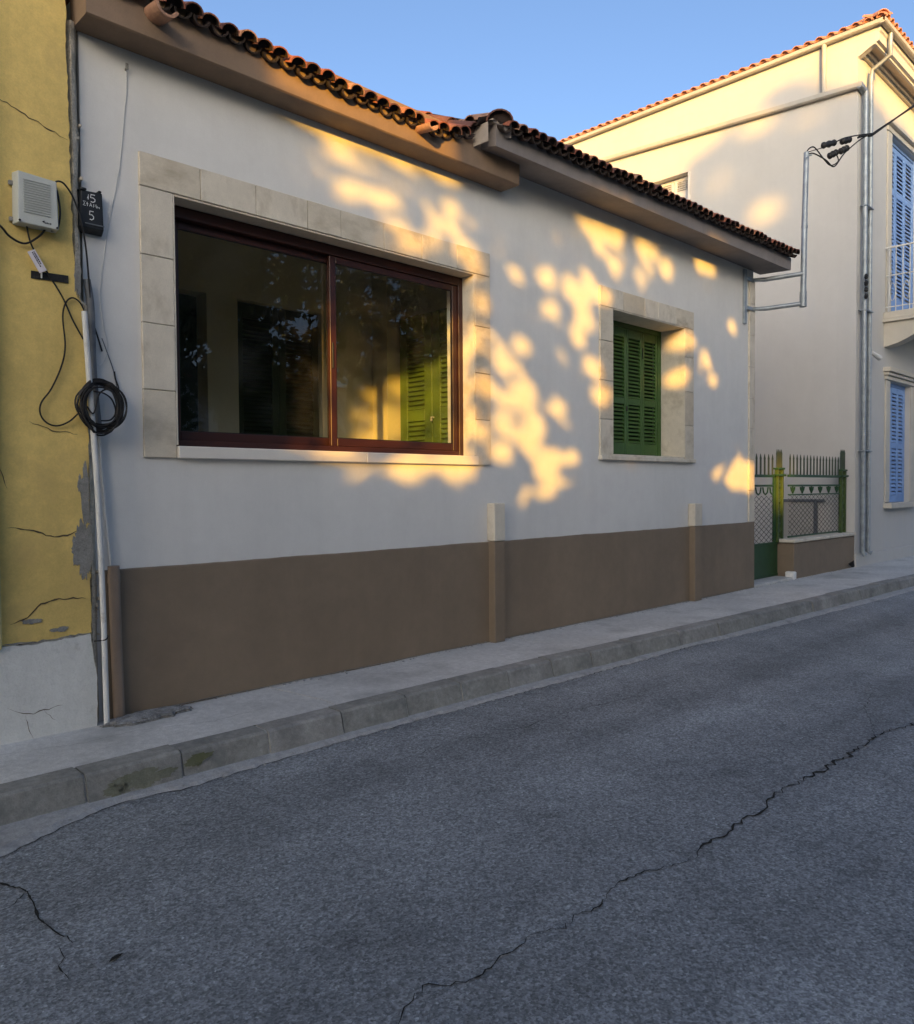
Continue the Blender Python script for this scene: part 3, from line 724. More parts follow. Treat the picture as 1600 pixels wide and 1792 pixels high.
# ================================================================== YELLOW HOUSE
yh = thing('yellow_house', 'ochre yellow old house wall with cracked plaster and white plinth', 'house', (0, -.08, 0))
edge = [(1.703, 4.9), (1.703, 4.11), (1.708, 3.59), (1.712, 3.2), (1.718, 2.803), (1.74, 2.6), (1.778, 2.414), (1.781, 1.9), (1.781, 1.604), (1.779, 1.2), (1.777, .60), (1.777, .55)]
pe = jag([(x, 0, z) for x, z in edge], .03, .006, (1, 0, .3))
def outline_slab(mb, pts, y0, y1):
    n = len(pts)
    mb.add([(x, y0, z) for x, z in pts]+[(x, y1, z) for x, z in pts], [tuple(range(n)), tuple(range(n, 2*n))]+[(i, (i+1) % n, n+(i+1) % n, n+i) for i in range(n)])
lowe = jag([(-8, 0, .55), (1.28, 0, .548), (1.45, 0, .545), (1.777, 0, .56)], .04, .008, (0, 0, 1))
poly = [(p.x, p.z) for p in lowe]+[(p.x, p.z) for p in reversed(pe)]+[(-8, 4.9)]
mb = MB(); outline_slab(mb, poly, -.08, .6); mb.build('wall', yellow, yh)
MB().box(-8, 1.70, .6, 7, -.2, 4.9).build('house_body', yellow, yh)
MB().box(-8.2, 1.70, -.45, 7.3, 4.9, 5.0).build('roof_slab', mortar, yh)
pl = jag([(-8, 0, -.2), (1.79, 0, -.2), (1.80, 0, .25), (1.785, 0, .40), (1.765, 0, .548), (1.45, 0, .535), (1.285, 0, .54), (-8, 0, .54)], .03, .006, (.6, 0, 1))
mb = MB(); outline_slab(mb, [(p.x, p.z) for p in pl], -.098, .5); mb.build('plinth', whiteplin, yh)
# paler strip at the frame's left edge and the recess beside it
MB().box(-8, 1.285, -.135, -.0815, .53, 4.9, .01).build('wall_strip', yellow2, yh)
# bare cement where the render has fallen off
def blob(cx, cz, rx, rz, n=64, seed=0, amp=.22):
    out = []
    for k in range(n):
        t = 2*math.pi*k/n; q = 1+amp*noise.noise((math.cos(t)*1.6+seed, math.sin(t)*1.6, seed*.7))*2+.32*noise.noise((math.cos(t)*7+seed, math.sin(t)*7, seed*.3))
        out.append((cx+rx*q*math.cos(t), cz+rz*q*math.sin(t)))
    return out
for k, (cx, cz, rx, rz) in enumerate(((1.760, 1.37, .025, .17), (1.748, 1.06, .040, .17), (1.715, 1.05, .035, .075), (1.73, 1.44, .016, .05), (1.45, .665, .05, .014), (1.60, .60, .05, .012), (1.74, 2.70, .018, .15))):
    mb = MB(); outline_slab(mb, blob(cx, cz, rx, rz, seed=k*3.3), -.0832-.0007*k, -.079); mb.build('bare_render', cement, yh)
def wall_crack(pts, w, y, parent, mat=crackm):
    P = jag([(x, y, z) for x, z in pts], .022, .006, (.3, 0, 1)); n = len(P)
    MB().ribbon(P, [w*(.4+.9*random.random())*min(1, .2+i/5, .2+(n-1-i)/5) for i in range(n)], (0, -1, 0)).build('crack', mat, parent)
YC = -.0825
wall_crack([(1.29, 3.58), (1.45, 3.52), (1.70, 3.44)], .007, YC, yh)
wall_crack([(1.33, 1.20), (1.45, 1.19), (1.56, 1.145), (1.65, 1.14), (1.70, 1.17), (1.77, 1.165)], .008, YC, yh)
wall_crack([(1.34, .66), (1.43, .69), (1.50, .76), (1.60, .78), (1.75, .765)], .009, YC, yh)
wall_crack([(1.46, 1.80), (1.58, 1.755), (1.72, 1.735)], .006, YC, yh)
wall_crack([(1.30, 1.55), (1.34, 1.42)], .007, YC, yh)
wall_crack([(1.31, .20), (1.36, .16), (1.42, .14), (1.50, .15), (1.60, .16)], .005, -.1005, yh)
wall_crack([(1.40, .14), (1.42, .05), (1.44, .0)], .005, -.1005, yh)
wall_crack([(1.50, .15), (1.56, .08)], .004, -.1005, yh)
wall_crack([(1.29, .552), (1.45, .545), (1.60, .55), (1.77, .56)], .014, -.0995, yh, cement)
# mortar seam between the two houses
mb = MB(); seam = []
for i in range(90):
    z = -.05+4.2*i/89; x = 1.80+.006*noise.noise((0, z*3, 1)); wdt = .025+.012*noise.noise((4, z*5, 1)); y = -.062+.014*noise.noise((9, z*7, 2))
    if z > 2.5: x -= .055
    seam += [(x-wdt-.02, 0.0, z), (x-wdt*.4, y, z), (x+wdt*.5, y+.012, z), (x+wdt+.015, -.001, z)]
mb.add(seam, [(i*4+q, i*4+q+1, i*4+q+5, i*4+q+4) for i in range(89) for q in range(3)])
mb.build('mortar_seam', seamm, yh)
mb = MB()
for k in range(60):                       # crumbs of mortar and old plaster along the seam
    z = random.uniform(2.4, 3.75) if k < 42 else random.uniform(.5, 1.6); x = (1.735 if z > 2.5 else 1.80)+random.gauss(.02, .018); s_ = random.uniform(.004, .012)
    mb.box(x-s_, x+s_*.8, -.03-s_, .0, z-s_, z+s_, s_*.4)
mb.build('mortar_crumbs', stone3, yh, kind='stuff')

# ================================================================== CABLES AND BOXES
jb = thing('junction_box', 'pale grey louvred telecom cabinet on the yellow wall', 'box', (1.51, -.08, 2.88))
mb = MB(); mb.add([(1.395, -.08, 2.885), (1.625, -.08, 2.885), (1.63, -.08, 3.165), (1.398, -.08, 3.175), (1.402, -.165, 2.884), (1.613, -.165, 2.884), (1.606, -.165, 3.153), (1.407, -.165, 3.166)],
    [(0, 1, 2, 3), (4, 5, 6, 7), (0, 1, 5, 4), (1, 2, 6, 5), (2, 3, 7, 6), (3, 0, 4, 7)])
bx = mb.build('cover', boxm, jb); bv = bx.modifiers.new('bevel', 'BEVEL'); bv.width = .006; bv.segments = 2
mb = MB()
for k in range(14):
    z = 2.945+.0135*k; mb.box(1.432, 1.572, -.1705, -.1652, z, z+.0062, .0012)
mb.build('vent_ribs', boxm, jb, kind='stuff')
mb = MB(); yq = -.1668
mb.add([(1.524, yq, 2.912), (1.538, yq, 2.904), (1.538, yq, 2.920)], [(0, 1, 2)])
for k, (a, b, h) in enumerate(((1.5405, 1.5465, .007), (1.5485, 1.5545, .0085), (1.557, 1.563, .0065), (1.5655, 1.573, .008))):
    mb.add([(a, yq, 2.904), (b, yq, 2.904), (b, yq, 2.904+h), (a, yq, 2.904+h)], [(0, 1, 2, 3)])
mb.build('logo', ink, jb)
mb = MB(); mb.tube([(1.41, -.166, 2.895), (1.41, -.172, 2.895)], .006, 8); mb.tube([(1.603, -.166, 2.893), (1.603, -.172, 2.893)], .005, 8); mb.build('screw', rubber, jb)
MB().box(1.378, 1.402, -.10, -.0815, 2.90, 2.925, .003).box(1.378, 1.402, -.10, -.0815, 3.10, 3.125, .003).build('lug', cement, jb)
# black meter box with chalk figures
mbx = thing('meter_box', 'black box chalked 15 and 5 beside the yellow wall corner', 'box', (1.84, -.02, 2.96))
mb = MB(); mb.add([(1.762, .0, 2.945), (1.915, .0, 2.945), (1.912, .0, 3.20), (1.768, .0, 3.19), (1.757, -.075, 2.963), (1.899, -.075, 2.963), (1.892, -.075, 3.183), (1.772, -.075, 3.175)],
    [(0, 1, 2, 3), (4, 5, 6, 7), (0, 1, 5, 4), (1, 2, 6, 5), (2, 3, 7, 6), (3, 0, 4, 7)])
bx = mb.build('case', boxdk, mbx); bv = bx.modifiers.new('bevel', 'BEVEL'); bv.width = .006; bv.segments = 2
MB().box(1.79, 1.90, -.080, -.0755, 2.983, 2.990, .001).build('ledge', greypvc, mbx)
MB().box(1.765, 1.80, -.085, -.03, 3.176, 3.19, .003).box(1.87, 1.888, -.08, -.03, 3.183, 3.195, .003).build('lug', boxdk, mbx)
def strokes(parent, segs, y, w, mat, name):
    mb = MB()
    for s_ in segs: mb.ribbon([(x, y, z) for x, z in s_], w, (0, -1, 0))
    mb.build(name, mat, parent)
def five(x, z, h, w):
    return [[(x+w, z+h), (x+.1*w, z+h), (x+.02*w, z+.56*h), (x+.55*w, z+.60*h), (x+.98*w, z+.42*h), (x+.95*w, z+.16*h), (x+.5*w, z), (x+.02*w, z+.05*h)]]
YT = -.0772
strokes(mbx, [[(1.806, 3.135), (1.812, 3.158), (1.810, 3.128)]]+five(1.824, 3.117, .044, .026), YT, .0055, chalk, 'figure_15')
strokes(mbx, [[(1.795, 3.113), (1.781, 3.114), (1.790, 3.101), (1.780, 3.090), (1.795, 3.089)], [(1.804, 3.112), (1.805, 3.088)], [(1.799, 3.103), (1.810, 3.102)],
              [(1.818, 3.089), (1.824, 3.110), (1.831, 3.090)], [(1.820, 3.097), (1.829, 3.097)],
              [(1.839, 3.088), (1.842, 3.108), (1.848, 3.094), (1.854, 3.109), (1.857, 3.087)], [(1.862, 3.100), (1.863, 3.088), (1.868, 3.095), (1.874, 3.087), (1.875, 3.097)]], YT, .0035, chalk, 'chalk_word')
strokes(mbx, five(1.816, 3.012, .050, .024), YT, .0055, chalk, 'figure_5')

def cable(name, pts, r, mat, label, cat='cable', n=6):
    o = MB().tube(smooth_path(pts, n), r, 6).build(name, mat, smooth=True); return tag(o, label, cat)
cable('cable', [(1.600, -.15, 3.150), (1.628, -.13, 3.172), (1.668, -.11, 3.17), (1.717, -.10, 3.111), (1.753, -.10, 3.005), (1.782, -.10, 2.845), (1.804, -.08, 2.649), (1.823, -.06, 2.451), (1.87, -.03, 2.322), (1.895, -.02, 2.25)], .0052, cablem, 'black cable arching from the cabinet top corner down past the black box')
cable('cable', [(1.606, -.12, 3.160), (1.616, -.15, 3.09), (1.630, -.14, 2.99), (1.618, -.13, 2.905), (1.585, -.12, 2.885)], .006, cablem, 'black cable hugging the right side of the pale cabinet')
cable('cable', [(1.15, -.15, 2.98), (1.24, -.145, 2.90), (1.324, -.14, 2.845), (1.366, -.12, 2.811), (1.423, -.11, 2.788), (1.467, -.11, 2.794), (1.527, -.11, 2.845), (1.558, -.11, 2.89)], .0062, cablem, 'black cable looping from the left edge up under the cabinet')
cable('cable', [(1.46, -.11, 2.90), (1.479, -.10, 2.814), (1.507, -.10, 2.75), (1.574, -.10, 2.64), (1.649, -.095, 2.523), (1.703, -.095, 2.4), (1.758, -.10, 2.295)], .0048, cablem, 'black cable running diagonally from the cabinet through the white tag')
cable('cable', [(1.760, -.12, 2.44), (1.759, -.105, 2.475), (1.737, -.10, 2.514), (1.699, -.10, 2.528), (1.664, -.10, 2.493), (1.646, -.10, 2.408), (1.656, -.10, 2.245), (1.634, -.10, 2.128), (1.576, -.10, 1.991), (1.52, -.10, 1.906), (1.515, -.10, 1.841), (1.548, -.10, 1.794), (1.603, -.10, 1.78), (1.666, -.105, 1.807), (1.72, -.11, 1.86)], .0048, cablem, 'black cable bowing from the white pipe top round to the coil')
cable('wire', [(1.966, -.02, 2.136), (1.972, -.02, 2.09), (1.985, -.03, 2.04), (1.975, -.06, 1.99)], .005, cablem, 'short black cable end above the coil', 'wire')
cable('wire', [(2.078, -.012, 3.99), (2.08, -.006, 3.95), (2.078, -.006, 3.869), (2.066, -.005, 3.76), (2.05, -.005, 3.60), (2.027, -.006, 3.402), (2.012, -.008, 3.33), (2.0, -.006, 3.256), (1.95, -.006, 3.002), (1.911, -.008, 2.753), (1.894, -.01, 2.578), (1.911, -.012, 2.408), (1.93, -.015, 2.307), (1.921, -.015, 2.219), (1.883, -.02, 2.163), (1.849, -.03, 2.187), (1.838, -.035, 2.28), (1.842, -.035, 2.45)], .0026, whitewire, 'thin white wire hanging from the nail on the grey white wall', 'wire')
cable('wire', [(1.895, -.02, 2.33), (1.93, -.015, 2.24), (1.966, -.012, 2.136), (1.985, -.012, 2.02)], .003, greypvc, 'thin grey wire behind the coil', 'wire')
o = MB().tube([(2.078, .0, 4.005), (2.074, -.03, 4.012)], .006, 6).box(2.066, 2.084, -.034, -.028, 3.995, 4.035, .002).build('nail', cement); tag(o, 'rusty nail in the wall holding the white wire', 'nail')
o = MB().tube(smooth_path([(1.758, -.125, 2.454), (1.776, -.125, 2.09), (1.812, -.12, 1.434), (1.830, -.125, .751), (1.838, -.13, -.01)], 8), .0165, 12, cap=False).tube(smooth_path([(1.758, -.125, 2.450), (1.776, -.125, 2.09), (1.812, -.12, 1.434), (1.830, -.125, .751), (1.838, -.13, -.01)], 8), .013, 12).build('conduit_pipe', pvc, smooth=True); tag(o, 'long white plastic pipe leaning down the house corner', 'pipe')
o = MB().tube(smooth_path([(1.800, -.055, 2.66), (1.820, -.055, 2.49), (1.826, -.055, 2.117), (1.850, -.05, 1.80)], 6), .022, 10).build('grey_conduit', greypvc, smooth=True); tag(o, 'grey conduit stub behind the white pipe', 'pipe')
o = MB().tube(smooth_path([(1.845, -.03, 2.10), (1.862, -.03, 1.746), (1.885, -.03, 1.365), (1.918, -.03, .95)], 6), .010, 8).build('thin_pipe', whitemet, smooth=True); tag(o, 'thin pale pipe running down to the brown downpipe', 'pipe')
mb = MB(); mb.tube([(1.922, -.062, .945), (1.928, -.062, .5), (1.940, -.062, -.03)], .034, 16).tube([(1.9225, -.062, .90), (1.9228, -.062, .84)], .0365, 16)
o = mb.build('brown_downpipe', pm('tan pipe paint', (0.275, 0.205, 0.15), 0.6, 0.1, 4, 0.1, 40, streak=.12), smooth=True); tag(o, 'short brown round pipe at the left end of the plinth', 'pipe')
o = MB().tube(smooth_path([(1.80, -.06, .50), (1.83, -.150, .515), (1.858, -.12, .53), (1.87, -.06, .525)], 4), .004, 6).build('pipe_tie', cablem); tag(o, 'dark wire tie round the white pipe near its foot', 'tie')
# coil of spare cable
coil = thing('cable_coil', 'coil of spare black cable hung on the white pipe', 'cable', (1.838, -.14, 1.75))
for k in range(15):
    cx, cz = 1.838+random.uniform(-.010, .010), 1.905+random.uniform(-.012, .010)
    rx, rz, ph = .120+random.uniform(-.028, .022), .140+random.uniform(-.03, .022), random.uniform(0, 6)
    yy = -.150+random.uniform(-.018, .025)
    pts = [(cx+rx*math.cos(t)*(1+.03*math.sin(3*t+ph)), yy+.012*math.sin(t+ph)+(.0 if abs(math.cos(t)) > .4 else .02), cz+rz*math.sin(t)*(1+.03*math.sin(2*t+ph))) for t in [2*math.pi*i/36 for i in range(36)]]
    MB().tube(pts, .0052, 6, closed=True).build('cable_turn', cablem, coil, True)
for pts in ([(1.80, -.13, 1.99), (1.84, -.17, 1.98), (1.90, -.14, 1.95), (1.93, -.12, 1.88), (1.90, -.12, 1.83), (1.84, -.13, 1.82)], [(1.76, -.13, 1.90), (1.79, -.15, 1.86), (1.83, -.14, 1.98), (1.90, -.13, 2.01), (1.96, -.12, 1.96)]):
    MB().tube(smooth_path(pts), .005, 6).build('loose_end', cablem, coil, True)
# cable tag and black tape
tg = thing('cable_tag', 'small white written tag on the diagonal black cable', 'tag', (1.51, -.11, 2.63))
mx = Matrix.Translation((1.511, -.112, 2.700)) @ Matrix.Rotation(R(60), 4, 'Y')
MB(mx).box(-.062, .062, -.004, .001, -.022, .022, .001).build('card', labelm, tg)
mb = MB(mx); random.seed(21)
for row in (.010, .000):
    x = -.052
    while x < .030-abs(row):
        wd = random.uniform(.003, .010); mb.add([(x, -.0052, row-.003), (x+wd, -.0052, row-.003), (x+wd, -.0052, row+.003), (x, -.0052, row+.003)], [(0, 1, 2, 3)]); x += wd+.0025
mb.build('writing', ink, tg)
MB().box(1.536, 1.543, -.096, -.083, 2.615, 2.665, .001).build('tie', whitewire, tg)
o = MB().add([(1.487, -.087, 2.649), (1.686, -.087, 2.656), (1.685, -.087, 2.613), (1.486, -.087, 2.607), (1.487, -.081, 2.649), (1.686, -.081, 2.656), (1.685, -.081, 2.613), (1.486, -.081, 2.607)], [(0, 1, 2, 3), (4, 5, 6, 7), (0, 1, 5, 4), (1, 2, 6, 5), (2, 3, 7, 6), (3, 0, 4, 7)]).build('tape_strip', blacktape); tag(o, 'scuffed black strip on the yellow wall below the cabinet', 'strip')

# ================================================================== SERVICE MAST AND OVERHEAD CABLE
mast = thing('service_mast', 'galvanised steel service mast standing off the house corner', 'mast', (10.95, -.57, 3.86))
MB().tube([(10.945, -.575, 3.83), (10.975, -.575, 4.87), (11.03, -.575, 5.90)], [.038, .038, .034], 14).build('pole', galv, mast, True)
MB().tube([(10.944, -.575, 3.82), (10.947, -.575, 4.02)], .046, 14).build('collar', galv, mast, True)
MB().tube([(10.976, -.575, 4.88), (10.977, -.575, 4.91)], .043, 14).build('coupling', galv, mast, True)
for z0, z1 in ((3.83, 3.865), (4.225, 4.265)):
    MB().tube([(10.62, -.03, z0), (10.74, -.14, z0+.006), (10.945, -.575, z1)], [.024, .030, .030], 12).build('bracket_arm', galv, mast, True)
MB().box(10.365, 10.43, -.034, -.001, 3.60, 4.33, .004).box(10.43, 10.62, -.04, -.024, 3.80, 3.85, .004).box(10.43, 10.62, -.04, -.024, 4.19, 4.24, .004).build('wall_plate', galv, mast)
MB().tube([(11.02, -.60, 5.84), (10.97, -.60, 5.80), (10.95, -.60, 5.79)], .009, 6).tube([(11.03, -.575, 5.88), (11.06, -.60, 5.86), (11.10, -.62, 5.87)], .010, 6).build('hook', galv, mast, True)
# point on the overhead line a few metres across the street
def ray_at(d, t): return CAM+Vector(d)*t
A = Vector((11.03, -.575, 5.90)); B1 = Vector((11.60, -.80, 6.13)); B2 = ray_at((0.8872, 0.2877, 0.3608), 13.9); B3 = ray_at((0.8910, 0.2520, 0.3775), 14.6)
dirc = (B3-B2).normalized(); B4 = B3+dirc*9
ins = thing('line_insulators', 'black strain insulators and clamps on the overhead cable end', 'insulator', tuple(A.lerp(B2, .35)))
def along(t): return A.lerp(B2, t)
MB().tube([along(.02), along(.22)], .006, 6).build('tension_wire', cablem, ins)
for (t0, t1, off) in ((.22, .42, .03), (.50, .64, .01), (.32, .44, -.14), (.48, .60, -.12)):
    a_, b_ = along(t0)+Vector((0, 0, off)), along(t1)+Vector((0, 0, off*.8))
    MB().tube([a_, a_.lerp(b_, .12), a_.lerp(b_, .3), a_.lerp(b_, .5), a_.lerp(b_, .7), a_.lerp(b_, .88), b_], [.018, .045, .032, .048, .032, .045, .018], 12).build('insulator', rubber, ins, True)
for pts in ([A, A+Vector((.06, -.02, .07)), along(.12)+Vector((0, 0, .03)), along(.25)+Vector((0, 0, -.16)), along(.35)+Vector((0, 0, -.27)), along(.46)+Vector((0, 0, -.24)), along(.42)+Vector((0, 0, -.12))],
            [A+Vector((0, 0, -.03)), along(.1)+Vector((0, 0, -.04)), along(.28)+Vector((0, 0, -.18)), along(.40)+Vector((0, 0, -.30)), along(.55)+Vector((0, 0, -.16)), along(.8)+Vector((0, 0, -.03)), along(1.0)],
            [along(.42)+Vector((0, 0, .03)), along(.56)+Vector((0, 0, .05)), along(.8)+Vector((0, 0, .03)), B2]):
    MB().tube(smooth_path(pts), .009, 6).build('jumper', cablem, ins, True)
mb = MB()
for k in range(2):
    P_ = smooth_path([along(.76)+Vector((0, 0, .015*k)), along(.9), B2, B3, B4], 8)
    mb.tube([p+Vector((0, 0, .010*math.sin(i*.8+k*3.14)))+Vector((.0, .008*math.cos(i*.8+k*3.14), 0)) for i, p in enumerate(P_)], .013, 6)
o = mb.build('overhead_cable', cablem, smooth=True); tag(o, 'twisted black overhead cable leading off to the upper right', 'cable')
pl_ = thing('utility_pole', 'wooden utility pole across the street carrying the overhead cable', 'pole', (B4.x, B4.y, 0))
MB().tube([(B4.x, B4.y, -.3), (B4.x, B4.y, B4.z+.5)], [.14, .10], 12).build('post', bark, pl_, True)
MB().box(B4.x-.5, B4.x+.5, B4.y-.05, B4.y+.05, B4.z-.05, B4.z+.05, .01).build('crossarm', bark, pl_)

# ================================================================== GARDEN WALL, FENCE, GATE
lw = thing('garden_wall', 'low brown garden wall with white coping under the iron fence', 'wall', (13.3, .1, 0))
MB().box(12.08, 14.60, .0, .30, -.2, .545, .01).build('wall', brown, lw)
MB().box(12.04, 14.60, -.03, .33, .548, .60, .012).build('coping', stone2, lw)
o = MB().box(11.99, 12.10, -.035, .1, -.1, .115, .012).build('stone_block', chalk); tag(o, 'white painted stone block at the foot of the garden wall', 'stone')
o = MB().box(10.72, 12.05, -.02, .42, -.1, .035, .01).build('gate_threshold', pave); tag(o, 'pale concrete threshold under the green gate', 'step')
o = MB().tube([(14.3, -.03, .06), (14.3, -.07, .10), (14.33, -.07, .03)], [.03, .045, .03], 8).build('drain_spout', rubber); tag(o, 'small black drain outlet at the foot of the garden wall', 'drain')
FY = .14
fence = thing('iron_fence', 'green iron fence panel with spikes and wire mesh on the garden wall', 'fence', (13.3, FY, .6))
picketm = pm('weathered picket paint', (0.055, 0.075, 0.05), 0.6, 0.2, 8, 0.1, 50)
def spike(x, y, z0, z1, r, parent, mat):
    MB().tube([(x, y, z0), (x, y, z1-.09), (x, y, z1-.07), (x, y, z1)], [r, r, r*1.2, r*.25], 6).build('picket', picketm, parent, True)
def diamond_mesh(x0, x1, z0, z1, y, parent, pitch=.165, k_=.5):
    mb = MB(); H_ = (z1-z0)/k_; n = int((x1-x0+H_)/pitch)+1
    for sgn in (1, -1):
        for k in range(n+1):
            c = k*pitch
            pts = []
            # line x - x0 + (z - z0) = c   or mirrored
            a = max(0, c-H_); b_ = min(x1-x0, c)
            if b_-a < .01: continue
            p, q = (a, (c-a)*k_), (b_, (c-b_)*k_)
            f_ = (lambda u: x0+u) if sgn > 0 else (lambda u: x1-u)
            mb.tube([(f_(p[0]), y+.003*sgn, z0+p[1]), (f_(q[0]), y+.003*sgn, z0+q[1])], .0042, 4, cap=False)
    mb.build('wire_mesh', wirem, parent, kind='stuff')
def lattice_post(x, y, z0, z1, parent, zs, wd=.16):
    mb = MB()
    for dx in (-wd/2, wd/2):
        mb.box(x+dx-.022, x+dx+.022, y-.03, y+.03, z0, z1, .004)
    o = mb.build('post', postgreen, parent)
    mb = MB(); k = 0; z = z0+.06
    while z < z1-.12:                                   # cast scrollwork between the uprights
        s_ = 1 if k % 2 else -1
        mb.tube([(x+s_*.06*math.sin(t)*1.0, y, z+.055-.055*math.cos(t)) for t in [math.pi*2*i/10 for i in range(10)]], .013, 6, closed=True)
        mb.tube([(x-.08, y, z), (x+.08, y, z+.11)] if k % 2 else [(x+.08, y, z), (x-.08, y, z+.11)], .010, 5)
        z += .115; k += 1
    mb.build('scrollwork', postgreen, o, True)
    mb = MB(); mb.box(x-wd/2-.05, x+wd/2+.05, y-.06, y+.06, z1-.10, z1-.07, .006); mb.box(x-wd/2-.035, x+wd/2+.035, y-.045, y+.045, z1, z1+.03, .006)
    mb.build('post_cap', gategreen, o)
    for i in range(4): spike(x-wd/2+wd*i/3, y, z1+.02, zs, .014, parent, gategreen)
lattice_post(14.42, FY, .60, 1.66, fence, 2.03)
mb = MB(); mb.box(12.20, 14.30, FY-.02, FY+.02, 1.545, 1.585, .004); mb.build('top_rail', gategreen, fence)
mb = MB(); mb.box(12.20, 14.30, FY-.015, FY+.015, 1.40, 1.43, .004); mb.build('middle_rail', gategreen, fence)
mb = MB(); mb.box(12.20, 14.30, FY-.015, FY+.015, .615, .64, .004); mb.build('bottom_rail', gategreen, fence)
for i in range(16): spike(12.26+.131*i, FY, 1.585, 1.90, .013, fence, gategreen)
for i in range(6):
    x = 12.36+.36*i
    mb = MB(); mb.tube([(x, FY, 1.40), (x, FY, 1.33)], .012, 6); mb.tube([(x-.07, FY, 1.39), (x-.05, FY, 1.345), (x, FY, 1.32), (x+.05, FY, 1.345), (x+.07, FY, 1.39)], .014, 6); mb.tube([(x, FY, 1.345), (x, FY, 1.29)], [.03, .012], 6)
    mb.build('ornament', gategreen, fence, True)
mb = MB(); mb.box(12.20, 14.30, FY-.008, FY+.008, 1.265, 1.285); mb.build('mesh_rail', gategreen, fence)
diamond_mesh(12.21, 14.29, .64, 1.265, FY, fence)
GY = .26
gate = thing('garden_gate', 'green iron garden gate with solid lower panel beside the house corner', 'gate', (11.4, GY, .03))
lattice_post(12.10, GY-.02, .55, 1.66, gate, 1.97)
MB().box(10.76, 12.22, GY-.008, GY+.008, .055, .525, .004).build('lower_panel', gategreen, gate)
MB().box(10.74, 12.24, GY-.02, GY+.02, .525, .56, .004).box(10.74, 12.24, GY-.02, GY+.02, .04, .08, .004).box(12.16, 12.24, GY-.021, GY+.021, .04, .6, .004).build('frame', gategreen, gate)
MB().box(10.74, 12.0, GY-.02, GY+.02, 1.54, 1.58, .004).build('top_rail', gategreen, gate)
MB().box(10.74, 12.0, GY-.015, GY+.015, 1.40, 1.43, .004).build('middle_rail', gategreen, gate)
MB().box(11.95, 12.0, GY-.02, GY+.02, .56, 1.58, .004).box(10.74, 10.79, GY-.02, GY+.02, .56, 1.58, .004).build('stile', gategreen, gate)
for i in range(9): spike(10.83+.135*i, GY, 1.58, 1.89, .014, gate, gategreen)
for i in range(5):
    x = 10.95+.24*i
    MB().tube([(x-.09, GY, 1.39), (x-.06, GY, 1.31), (x, GY, 1.28), (x+.06, GY, 1.31), (x+.09, GY, 1.39)], .012, 6).build('ornament', gategreen, gate, True)
diamond_mesh(10.80, 11.95, .56, 1.26, GY, gate)
# yard behind: paving, grey meter frame on the side wall, some rubble
MB().add([(10.7, .43, .012), (14.6, .43, .012), (14.6, 9, .012), (10.7, 9, .012)], [(0, 1, 2, 3)]).build('yard_floor', pave, kind='structure')
fr = thing('wall_hatch', 'grey metal hatch frame on the pale wall behind the fence', 'hatch', (14.55, 1.0, .55))
MB().box(14.55, 14.599, .62, .68, .5, 1.12, .004).box(14.55, 14.599, 1.32, 1.38, .5, 1.12, .004).box(14.55, 14.599, .50, 1.38, 1.12, 1.17, .004).build('frame', greypvc, fr)
MB().box(14.575, 14.599, .68, 1.32, .5, 1.12).build('panel', h2gutter, fr)
mb = MB(); random.seed(5)
for k in range(70):
    x, y = random.uniform(12.2, 13.6), random.uniform(.7, 1.8); s_ = random.uniform(.02, .07)
    mb.box(x-s_, x+s_, y-s_, y+s_*.6, .0, s_*1.2+random.uniform(0, .12), s_*.3)
o = mb.build('rubble', tile_m[3], kind='stuff'); o['label'] = 'heap of broken tiles in the yard behind the gate'; o['category'] = 'rubble'

# ================================================================== TWO STOREY HOUSE
H2X = 14.60
h2 = thing('two_storey_house', 'tall pale plastered house with blue shutters and salmon roof', 'house', (18, 3.5, 0))
SW = (16.32, 17.56, 1.02, 3.36); UW = (16.32, 18.0, 4.60, 7.92)
wall_mesh(MB(), H2X, 24, -.2, 8.80, 0, .3, [SW, UW]).build('front_wall', h2wall, h2)
# side wall in the YZ plane with a small window (use a rotated wall)
mb = MB(Matrix(((0, 1, 0, H2X), (1, 0, 0, 0), (0, 0, 1, 0), (0, 0, 0, 1))))
wall_mesh(mb, .301, 9, -.2, 8.80, 0, .3, [(3.13, 4.05, 6.2, 7.68)]); mb.build('side_wall', h2wall, h2)
MB().box(H2X+.301, 24, 8.7, 9, -.2, 8.8).box(23.7, 24, .301, 8.7, -.2, 8.8).build('rear_wall', h2wall, h2)
MB().box(15.3, 15.32, 2.9, 4.3, 6.0, 7.9).box(16.1, 18.2, .6, .62, .9, 3.5).box(16.1, 18.2, .6, .62, 4.5, 8.0).build('dark_backing', dkgreen, h2)  # dark sheets coloured for the shade of the rooms behind the openings
mb = MB(); mb.box(H2X-.02, 24, -.035, -.001, -.2, .21, .008); mb.box(H2X-.02, H2X-.001, -.001, .0, -.2, .21); mb.build('plinth', h2wall, h2)
# cornice along the street: flush end, deep soffit, fascia, wall moulding
mb = MB(); pr_ = [(.0, 8.80), (.0, 9.10), (-.36, 9.10), (-.36, 9.02), (-.335, 9.0), (-.335, 8.86), (-.285, 8.85), (-.285, 8.815), (-.25, 8.815), (-.25, 8.875), (-.055, 8.875), (-.055, 8.80)]
n = len(pr_); mb.add([(x, y, z) for x in (H2X-.002, 24) for y, z in pr_], [tuple(range(n)), tuple(range(n, 2*n))]+[(i, (i+1) % n, n+(i+1) % n, n+i) for i in range(n)])
mb.build('cornice', h2wall, h2)
MB().box(H2X+.002, 24, -.0545, -.0005, 8.76, 8.799, .004).box(H2X+.002, 24, -.11, -.0555, 8.82, 8.8745, .004).build('cornice_moulding', h2trim, h2)
MB().box(H2X+.004, 24, -.2495, -.1105, 8.868, 8.8748).build('soffit', h2soffit, h2)
